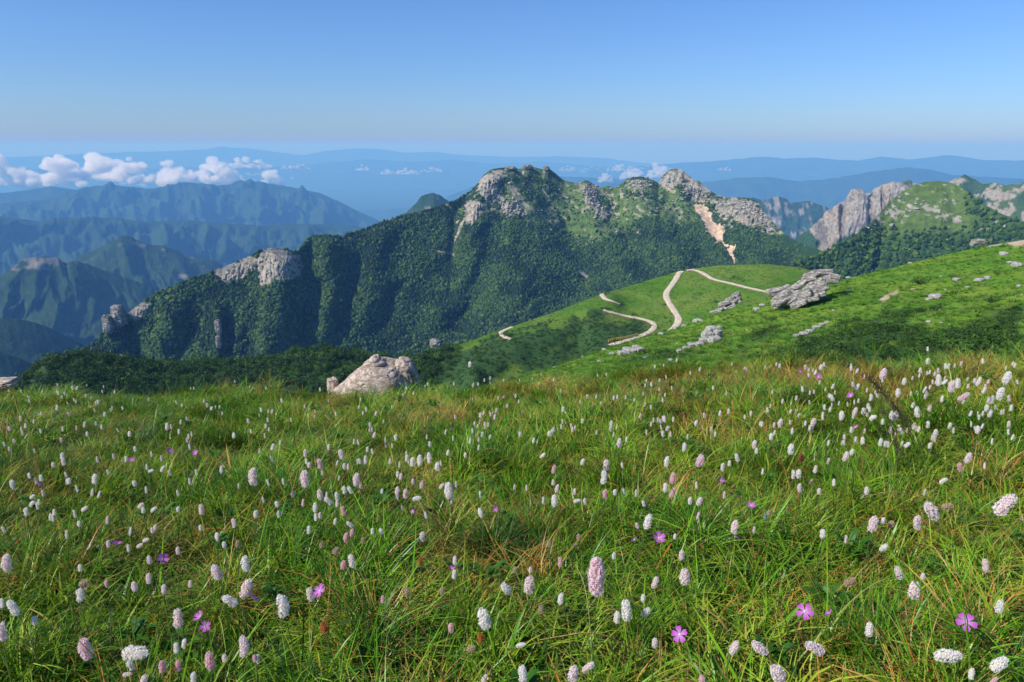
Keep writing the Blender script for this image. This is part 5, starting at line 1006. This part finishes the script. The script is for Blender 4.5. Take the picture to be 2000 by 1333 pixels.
OWN = {(1164, 1126): "tallest pink bistort spike standing nearest in front of the meadow", (264, 1276): "big white bistort head lying sideways at lower left", (555, 1184): "thick white bistort spike at lower left of the meadow", (634, 1226): "withered orange bistort spike low in the grass", (595, 936): "tall blush bistort spike in the left mid meadow", (876, 959): "bent white bistort spike leaning on a blush one", (1182, 920): "tall white bistort head directly under a blush head"}
buckets = {}
for i, q in enumerate(solo):
    own = [t for (a, b), t in OWN.items() if abs(q['u'] - a) < 7 and abs(q['v'] - b) < 14 and q['h'] > 22]
    if own and own[0] not in buckets: q['label'] = own[0]; buckets[own[0]] = []; continue
    ds = [math.hypot(q['u'] - a, (q['v'] - b) * 1.6) for a, b, _ in ANCH]; k = int(np.argmin(ds)); a, b, nm = ANCH[k]; dx, dy = q['u'] - a, q['v'] - b
    side = ("left of" if dx < 0 else "right of") if abs(dx) > abs(dy) * 1.6 else ("in front of" if dy > 0 else "beyond")
    form = "lying" if abs(q['tl']) > 55 else ("leaning" if abs(q['tl']) > 22 else "upright")
    buckets.setdefault((k, side, q['c'], form), []).append((ds[k], q, nm))
for (key), lst in buckets.items():
    if isinstance(key, str): continue
    lst.sort(key=lambda e: e[0])
    for j, (_, q, nm) in enumerate(lst): q['label'] = "%s %s bistort, %s %s %s" % (key[3], WORD[key[2]], (ORD[j] if j < 20 else "%dth nearest" % (j + 1)) if len(lst) > 1 else "only one", key[1], nm)
for i, q in enumerate(solo):
    tag(put_flower(q, i), q['label'], "flower", "bistort flowers in the meadow")
# the remaining small ones: one object
simple = head_mesh(5, 60, 0.20, 0.08, True)
lowV, lowF, lowC = simple
def small_flower(mat, seed):
    V = lowV.copy() * 0.03; V[:, 2] += 0.19; sv, sf = stem_geo((0.02, 0.01, 0), (0, 0, 0.19), (0, 0, 1), 0.0012, 3)
    F = list(lowF) + [tuple(len(V) + e for e in f) for f in sf]; C = np.vstack([lowC, np.zeros((len(sv), 3))])
    o = mesh_obj("f", np.vstack([V, sv]), F, mat, cols=C, smooth=False, do_link=False); o.data.materials.append(M_STEM)
    mi = np.r_[np.zeros(len(lowF), np.int32), np.ones(len(sf), np.int32)]; o.data.polygons.foreach_set("material_index", mi); return o
P_SF = proto_collection("specks", [small_flower(PET[c], i) for i, c in enumerate("wwb")])
sp_, ss_ = [], []
for q in rest:
    p = q['p']; sp_.append((p.x, p.y, float(gz(p.x, p.y)))); ss_.append(q['L'] / 0.031)
m = 0
while m < 330:
    u = r.uniform(-80, 2080); v = r.uniform(705, 860); dens = sstep(0.0, 0.35, fbm(u / 60, v / 25, 3.3) + 0.12) * (0.35 + 0.65 * sstep(860, 780, v))
    if r.random() > dens: continue
    dx, dy, dz = (float(t) for t in pdir(u, v)); d = np.linspace(0.8, 9.5, 500); f = EYE + dz * d - gz(dx * d, dy * d) - 0.2; k = np.nonzero(f < 0)[0]
    m += 1
    if len(k) == 0: continue
    D = d[k[0]]
    if D < 2.2: continue
    sp_.append((dx * D, dy * D, float(gz(dx * D, dy * D)))); ss_.append(r.uniform(0.55, 1.05))
sp_ = np.array(sp_); ss_ = np.array(ss_)
scatter("small_flowers", sp_, np.stack([ss_, ss_, np.clip(ss_, 0.85, 1.25)], 1), np.stack([r.normal(0, 0.12, len(sp_)), r.normal(0, 0.15, len(sp_)), r.uniform(0, 6.28, len(sp_))], 1), r.integers(0, 3, len(sp_)), P_SF, "countless small white bistort heads in the far meadow", "flowers")

# ---- magenta geraniums, five petals each
GE = [(TAu, TAv, s_, lab) for TAu, TAv, s_, lab in [
 (1571.7, 1195, 37, "flat open magenta geranium with five broad petals, lower right"), (1887.5, 1216, 42, "violet geranium with wide split petals near the right edge"), (1328, 1240, 32, "magenta geranium seen from the side below the white bunch"), (1287, 1051, 25, "magenta geranium cupped beside a white spike, right of centre"),
 (1434.5, 1049, 21, "magenta geranium directly under a pale spike"), (1240, 1056, 15, "small magenta geranium left of the cupped one"), (1467, 988, 19, "pink geranium tilted in the right mid meadow"), (1407, 939, 15, "small geranium below a white head, right mid meadow"), (625, 1155, 27, "pale magenta geranium tucked behind a blush spike"),
 (883, 1112, 17, "magenta geranium pressed between two stacked white heads"), (496, 1170, 22, "magenta geranium edge on beside a leaning head"), (390, 1206, 22, "upper of two magenta geraniums at lower left"), (401, 1224, 20, "lower of two magenta geraniums at lower left"), (317, 1093, 20, "magenta geranium beside a blush head at left"), (166, 1152, 14, "violet geranium touching a white head at left"),
 (227, 1064, 20, "deep violet geranium at left behind the front row"), (332, 881, 13, "pink geranium by the dark tussock"), (383, 885, 13, "pink geranium right of the dark tussock"), (257, 899, 12, "pink geranium left of the dark tussock"), (76, 949, 14, "purple geranium in the dark hollow at left"), (1672, 835, 13, "small purple geranium in the right meadow"),
 (1598, 737, 13, "pale pink geranium near the far right rim"), (1562, 726, 10, "tiny violet geranium near the far right rim"), (1662, 774, 15, "pink geranium above the white pair at right"), (1121, 1065, 12, "little violet geranium left of the tallest spike"), (881, 839, 10, "tiny pink geranium in the centre distance"), (806, 1000, 10, "tiny violet geranium in the centre"), (967, 996, 12, "dark pink geranium in the centre"), (1997, 1017, 17, "violet geranium cut by the right edge"), (1620, 1200, 18, "half closed geranium beside the flat open one")]]
def petal_geo(L, W, cup):
    V = []; C = []
    for f, w_, zz in ((0.0, 0.10, 0.0), (0.35, 0.55, 0.05), (0.70, 0.98, 0.03), (0.92, 0.85, -0.02)):
        for s_ in (-1, 0, 1): V.append((f * L * (1.0 if s_ else 0.97), s_ * w_ * W / 2, zz * L + cup * f * f * L + abs(s_) * 0.06 * L * f)); C.append(((1 - f) ** 1.5,) * 3)
    V += [(1.0 * L, -0.42 * W / 2, cup * L), (0.94 * L, 0, cup * L * .95), (1.0 * L, 0.42 * W / 2, cup * L)]; C += [(0, 0, 0)] * 3
    return np.array(V), gridfaces(5, 3), np.array(C)
PM = [mesh_obj("petal", *petal_geo(1.0, 0.72, cu)[:2], M_GER, cols=petal_geo(1.0, 0.72, cu)[2], do_link=False).data for cu in (0.05, 0.25, 0.5)]
cV, cF = icos(2); CM = mesh_obj("centre", cV * 0.12, cF, M_GERC, do_link=False).data
for i, (u, v, s_, lab) in enumerate(GE):
    ab = 0.20 if s_ > 18 else 0.17; D, p = meadow_hit(u, v, ab); sl = (p - CAMP).length; Lp = min(max(0.5 * s_ * sl / FPX * 0.92, 0.007), 0.02)
    tocam = (CAMP - p).normalized(); ax = (Vector((0, 0, 1)) * (0.8 if i not in (0, 1) else 0.4) + tocam * (0.75 if i < 2 else 0.35) + Vector((math.sin(i * 2.1), math.cos(i * 1.3), 0)) * (0.15 if i < 2 else 0.8)).normalized()
    foot = Vector((p.x + 0.04 * math.sin(i), p.y + 0.03, 0)); foot.z = float(gz(foot.x, foot.y)) - 0.01
    root = empty("geranium_flower", foot); tag(root, lab, "flower", "magenta geraniums in the meadow")
    V, F = stem_geo((0, 0, 0), p - ax * 0.004 - foot, ax, 0.0009); mesh_obj("stem", V, F, M_STEM, root)
    q0 = ax.to_track_quat('Z', 'Y').to_matrix(); cu = 0 if i < 2 else (1 + i % 2)
    for k in range(5):
        o = bpy.data.objects.new("petal", PM[cu]); link(o, root); o.location = p - foot; o.scale = (Lp,) * 3
        o.rotation_euler = (q0 @ Matrix.Rotation(k * 1.2566 + i + 0.12 * math.sin(k * 5 + i), 3, 'Z')).to_euler()
    o = bpy.data.objects.new("centre", CM); link(o, root); o.location = p - foot + ax * 0.001; o.scale = (Lp,) * 3

# ---- tussocks, plumes and bent straws that stand out
M_TUS = mat_leaf("tussock_blades", [(0.0, (0.024, 0.085, 0.008)), (1.0, (0.045, 0.125, 0.012))], 0.35, 0.4, tip=(0.12, 0.19, 0.03))
def tussock(u, v, sz, label, seed, n=240):
    D, p = meadow_hit(u, v, 0.02); rr = np.random.default_rng(seed); k = sz * (p - CAMP).length / FPX / 0.5
    d = blades(rr, n, 0.075 * k, 0.18 * k, 0.36 * k, 0.0042, 0.28, 1.15, 0.42, seg=5)
    o = blade_obj("grass_tussock", d, M_TUS, do_link=True); o.location = (p.x, p.y, float(gz(p.x, p.y)) - 0.01); tag(o, label, "grass")
tussock(960, 1075, 190, "large bright green tussock in the centre of the meadow", 1); tussock(1560, 800, 130, "tall dark tussock breaking the rim at right", 2); tussock(262, 880, 130, "dark bushy tussock in the left meadow", 3); tussock(70, 925, 120, "dark tussock over the hollow at the left edge", 4)
tussock(905, 860, 110, "green tussock in the centre distance", 5); tussock(960, 915, 110, "tussock right of the row of white spikes", 6); tussock(740, 1290, 200, "green tussock at the bottom left of centre", 7, 200); tussock(500, 1330, 180, "tussock at the bottom edge, left", 8, 180); tussock(1790, 1290, 170, "tussock at the bottom right", 9, 180); tussock(430, 870, 90, "small dark tussock right of the bushy one", 10); tussock(660, 870, 90, "small green tussock left of centre", 11)
M_PLUME, pn_, pl_, pb_ = new_mat("plume_brown"); pb_.inputs["Base Color"].default_value = (0.075, 0.050, 0.026, 1); pb_.inputs["Roughness"].default_value = 0.7
def plume(u0, v0, u1, v1, label, seed, above=0.30, nb=70, bl=0.09):
    """a dark seeding grass: stalk and a plume of thin branchlets"""
    D1, p1 = meadow_hit(u1, v1, 0.05); D0 = D1 * 1.0; foot = Vector((p1.x, p1.y, float(gz(p1.x, p1.y)) - 0.01)); top = on_ray(u0, v0, D0)
    rr = np.random.default_rng(seed); root = empty("grass_plume", foot); tag(root, label, "grass")
    V, F = stem_geo((0, 0, 0), top - foot, (top - foot).normalized() + Vector((-0.45, 0, -0.1)), 0.0020, 10); mesh_obj("stalk", V, F, M_PLUME, root)
    A = np.array(V).reshape(-1, 3, 3).mean(1); SV = []; SF = []
    for i in range(nb):
        t = rr.uniform(0.48, 1.0); k = t * (len(A) - 1); j = int(min(k, len(A) - 2)); q = A[j] + (A[j + 1] - A[j]) * (k - j); d = A[j + 1] - A[j]; d /= np.linalg.norm(d)
        e = d + rr.normal(0, 0.38, 3); e /= np.linalg.norm(e); l = bl * rr.uniform(0.4, 1.0) * (1.25 - 0.6 * t)
        v_, f_ = stem_geo(q, q + e * l + np.array([-0.2, 0, -0.15]) * l, tuple(e), 0.0006, 3); n0 = len(SV); SV += v_; SF += [tuple(n0 + z_ for z_ in f) for f in f_]
        for s_ in range(7):
            g = q + e * l * (0.35 + 0.65 * s_ / 6) + rr.normal(0, 0.0025, 3); n0 = len(SV); w = 0.0016; SV += [tuple(g + np.array(z_)) for z_ in ((-w, 0, 0), (0, w, 0), (w, 0, 0), (0, 0, 0.006))]; SF += [(n0, n0 + 1, n0 + 3), (n0 + 1, n0 + 2, n0 + 3), (n0 + 2, n0, n0 + 3)]
    mesh_obj("plume", SV, SF, M_PLUME, root, smooth=False)
plume(1700, 742, 1808, 950, "tall dark brown seeding grass plume leaning left at right", 3, nb=110); plume(1725, 800, 1752, 930, "thin brown plume left of the tall dark one", 4, nb=30, bl=0.05); plume(1712, 835, 1795, 945, "low arching brown plume under the tall one", 5, nb=28, bl=0.05)
M_STRAW, tn_, tl_, tb_ = new_mat("straw"); tb_.inputs["Base Color"].default_value = (0.42, 0.27, 0.08, 1); tb_.inputs["Roughness"].default_value = 0.6
M_STRAWG, tn2, tl2, tb2 = new_mat("green_straw"); tb2.inputs["Base Color"].default_value = (0.30, 0.33, 0.10, 1); tb2.inputs["Roughness"].default_value = 0.6
def straw(pts, w, mat, label, above=0.16):
    """one long bent blade, given by pixels and its height above the turf at each"""
    Q = smooth_line([(u, v, h) for u, v, h in pts], 16); P = [meadow_hit(u, v, h)[1] for u, v, h in Q]; o0 = P[0]; V = []; F = []
    for i, p in enumerate(P):
        ww = w * (1 - 0.75 * i / (len(P) - 1))
        for k in range(4): a = k * 1.5708; V.append((p.x - o0.x + ww * math.cos(a), p.y - o0.y + 0.4 * ww * math.sin(a), p.z - o0.z + ww * math.sin(a)))
    for i in range(len(P) - 1):
        for k in range(4): F.append((i * 4 + k, i * 4 + (k + 1) % 4, i * 4 + 4 + (k + 1) % 4, i * 4 + 4 + k))
    o = mesh_obj("bent_straw", V, F, mat); o.location = o0; tag(o, label, "grass")
straw([(1310,1333,0.03),(1260,1290,0.10),(1205,1248,0.16),(1155,1232,0.18),(1110,1240,0.17),(1055,1250,0.14)], 0.0028, M_STRAW, "long orange straw arching below the tallest spike")
straw([(1560,1290,0.05),(1615,1225,0.13),(1660,1175,0.19),(1710,1135,0.20),(1760,1125,0.18)], 0.0026, M_STRAWG, "pale green straw curving through the lower right grass")
straw([(1830,980,0.05),(1780,965,0.12),(1730,960,0.14),(1680,974,0.10)], 0.0022, M_STRAW, "orange straw lying below the dark plume")
straw([(1156,1330,0.02),(1156,1260,0.14),(1150,1190,0.26),(1140,1130,0.30),(1125,1105,0.30)], 0.0020, M_STRAWG, "green straw rising beside the tallest spike")
straw([(2000,1190,0.06),(1975,1160,0.12),(1958,1120,0.18),(1962,1080,0.22)], 0.0022, M_STRAW, "orange straw curling at the right edge")
straw([(440,1290,0.05),(420,1255,0.12),(370,1232,0.16),(340,1190,0.19)], 0.0024, M_STRAWG, "pale straw under a blush head at lower left")
# ================================================================== CLOUDS
M_CLOUD = bpy.data.materials.new("cloud"); M_CLOUD.use_nodes = True; cn = M_CLOUD.node_tree.nodes
cn.remove(cn["Principled BSDF"]); cvn = cn.new("ShaderNodeVolumePrincipled")
cvn.inputs["Color"].default_value = (0.995, 0.995, 0.995, 1); cvn.inputs["Density"].default_value = 0.017; cvn.inputs["Anisotropy"].default_value = 0.35
M_CLOUD.node_tree.links.new(cvn.outputs[0], cn["Material Output"].inputs["Volume"])
M_VEIL = M_CLOUD.copy(); M_VEIL.name = "cloud_veil"; M_VEIL.node_tree.nodes[cvn.name].inputs["Density"].default_value = 0.0055
def cloud(u0, u1, v0, v1, D, seed, label, flat=0.8, mat=None):
    r = np.random.default_rng(seed); k = D / FPX; w = (u1 - u0) * k; h = (v1 - v0) * k; V = []; F = []
    S, T = icos(2); n = int(16 + 30 * w / (h + w))
    for i in range(n):
        q = r.uniform(-0.5, 0.5); env = math.sqrt(max(0.05, 1 - (2 * q) ** 2)); rr = h * r.uniform(0.08, 0.25) * (0.5 + 0.5 * env)
        zz = r.uniform(-0.5, -0.5 + 0.95 * env * r.uniform(0.5, 1.0)) * h; zz = min(max(zz, -0.5 * h + 0.6 * rr), 0.5 * h - rr)
        c = np.array([q * (w - 1.2 * rr), r.normal(0, 0.16) * w * 0.5, zz]); j = len(V)
        V += list(S * np.array([rr * r.uniform(1.0, 1.5), rr * 1.2, rr * r.uniform(0.75, 1.0) * flat]) + c); F += [tuple(j + T[m]) for m in range(len(T))]
    tmp = mesh_obj("c", np.array(V), [tuple(int(e) for e in f) for f in F]); md = tmp.modifiers.new("r", 'REMESH'); md.mode = 'VOXEL'; md.voxel_size = max(h / 34.0, 6.0)
    dg = bpy.context.evaluated_depsgraph_get(); me = bpy.data.meshes.new_from_object(tmp.evaluated_get(dg)); bpy.data.objects.remove(tmp)
    co = np.zeros(len(me.vertices) * 3); me.vertices.foreach_get("co", co); co = co.reshape(-1, 3); nn = np.zeros(len(co) * 3); me.vertices.foreach_get("normal", nn); nn = nn.reshape(-1, 3)
    L = h * 0.28; co += nn * (h * 0.20 * fbm(co[:, 0] / L + seed, co[:, 1] / L, co[:, 2] / L, o=4))[:, None]; me.vertices.foreach_set("co", co.ravel().astype(np.float32)); me.update()
    me.materials.clear(); me.materials.append(mat or M_CLOUD)
    o = link(bpy.data.objects.new("cloud", me)); o.location = on_ray((u0 + u1) / 2, (v0 + v1) / 2, D)
    tag(o, label, "cloud", "low clouds over the far valleys")
cloud(-60, 52, 303, 357, 14880, 1, "white cloud at the far left end of the bank")
cloud(55, 165, 306, 359, 14570, 2, "broad white cloud second from the left in the bank")
cloud(140, 232, 297, 348, 15190, 3, "tallest heaped cloud of the left bank")
cloud(205, 297, 309, 354, 14756, 4, "white cloud right of the tallest heap in the bank")
cloud(292, 378, 311, 358, 14260, 5, "round white cloud above the blue castellated mountain's left shoulder")
cloud(384, 460, 308, 358, 13950, 6, "bright round cloud touching the blue mountain's crest")
cloud(440, 528, 303, 329, 15500, 7, "thin stretched cloud above the castellated peak", 0.8)
cloud(508, 553, 327, 358, 13020, 8, "small white cloud right of the castellated peak")
cloud(548, 604, 319, 331, 15500, 9, "faint wisp right of the thin stretched cloud", 0.7)
cloud(692, 722, 321, 334, 15500, 10, "tiny faint cloud above the gap in the ranges")
cloud(742, 771, 329, 341, 14880, 11, "first small cloud of the row left of the summit", 0.8)
cloud(772, 818, 327, 341, 14880, 12, "middle cloud of the row left of the summit", 0.8)
cloud(820, 864, 324, 336, 14880, 13, "last small cloud of the row left of the summit", 0.8)
cloud(1168, 1198, 334, 356, 13020, 14, "small cloud just right of the summit's green back")
cloud(1186, 1238, 318, 334, 14260, 15, "flat cloud above the saddle left of the bare dome", 0.8)
cloud(1212, 1272, 321, 349, 13330, 16, "white cloud rising behind the grassy knoll")
cloud(1262, 1318, 317, 346, 13330, 17, "white cloud touching the left side of the bare dome")
cloud(1398, 1428, 324, 334, 13640, 18, "tiny cloud right of the bare dome", 0.8)
cloud(1090, 1125, 322, 334, 16120, 19, "faint wisp above the summit's right shoulder", 0.7)
cloud(-80, 330, 332, 362, 15004, 31, "thin grey veil under the left cloud bank", 0.5, M_VEIL)
cloud(240, 560, 322, 352, 15252, 32, "thin veil behind the bright round clouds", 0.5, M_VEIL)
cloud(1100, 1330, 318, 338, 14570, 33, "faint veil behind the bare dome", 0.5, M_VEIL)
# ================================================================== AIR
hz = mesh_obj("haze", [(x, y, z) for z in (-1522, 150) for y in (-21000, 63000) for x in (-63000, 63000)],
              [(0, 2, 3, 1), (4, 5, 7, 6), (0, 1, 5, 4), (2, 6, 7, 3), (0, 4, 6, 2), (1, 3, 7, 5)], smooth=False)
tag(hz, "thin blue air between the mountains", "haze", kind="stuff")
hm = bpy.data.materials.new("haze"); hm.use_nodes = True; hn = hm.node_tree.nodes
hn.remove(hn["Principled BSDF"]); pv = hn.new("ShaderNodeVolumePrincipled")
pv.inputs["Color"].default_value = (0.15, 0.39, 0.82, 1); pv.inputs["Density"].default_value = 9.5e-5
pv.inputs["Absorption Color"].default_value = (0.68, 0.68, 0.68, 1); pv.inputs["Anisotropy"].default_value = 0.0
hm.node_tree.links.new(pv.outputs[0], hn["Material Output"].inputs["Volume"])
hz.data.materials.append(hm)
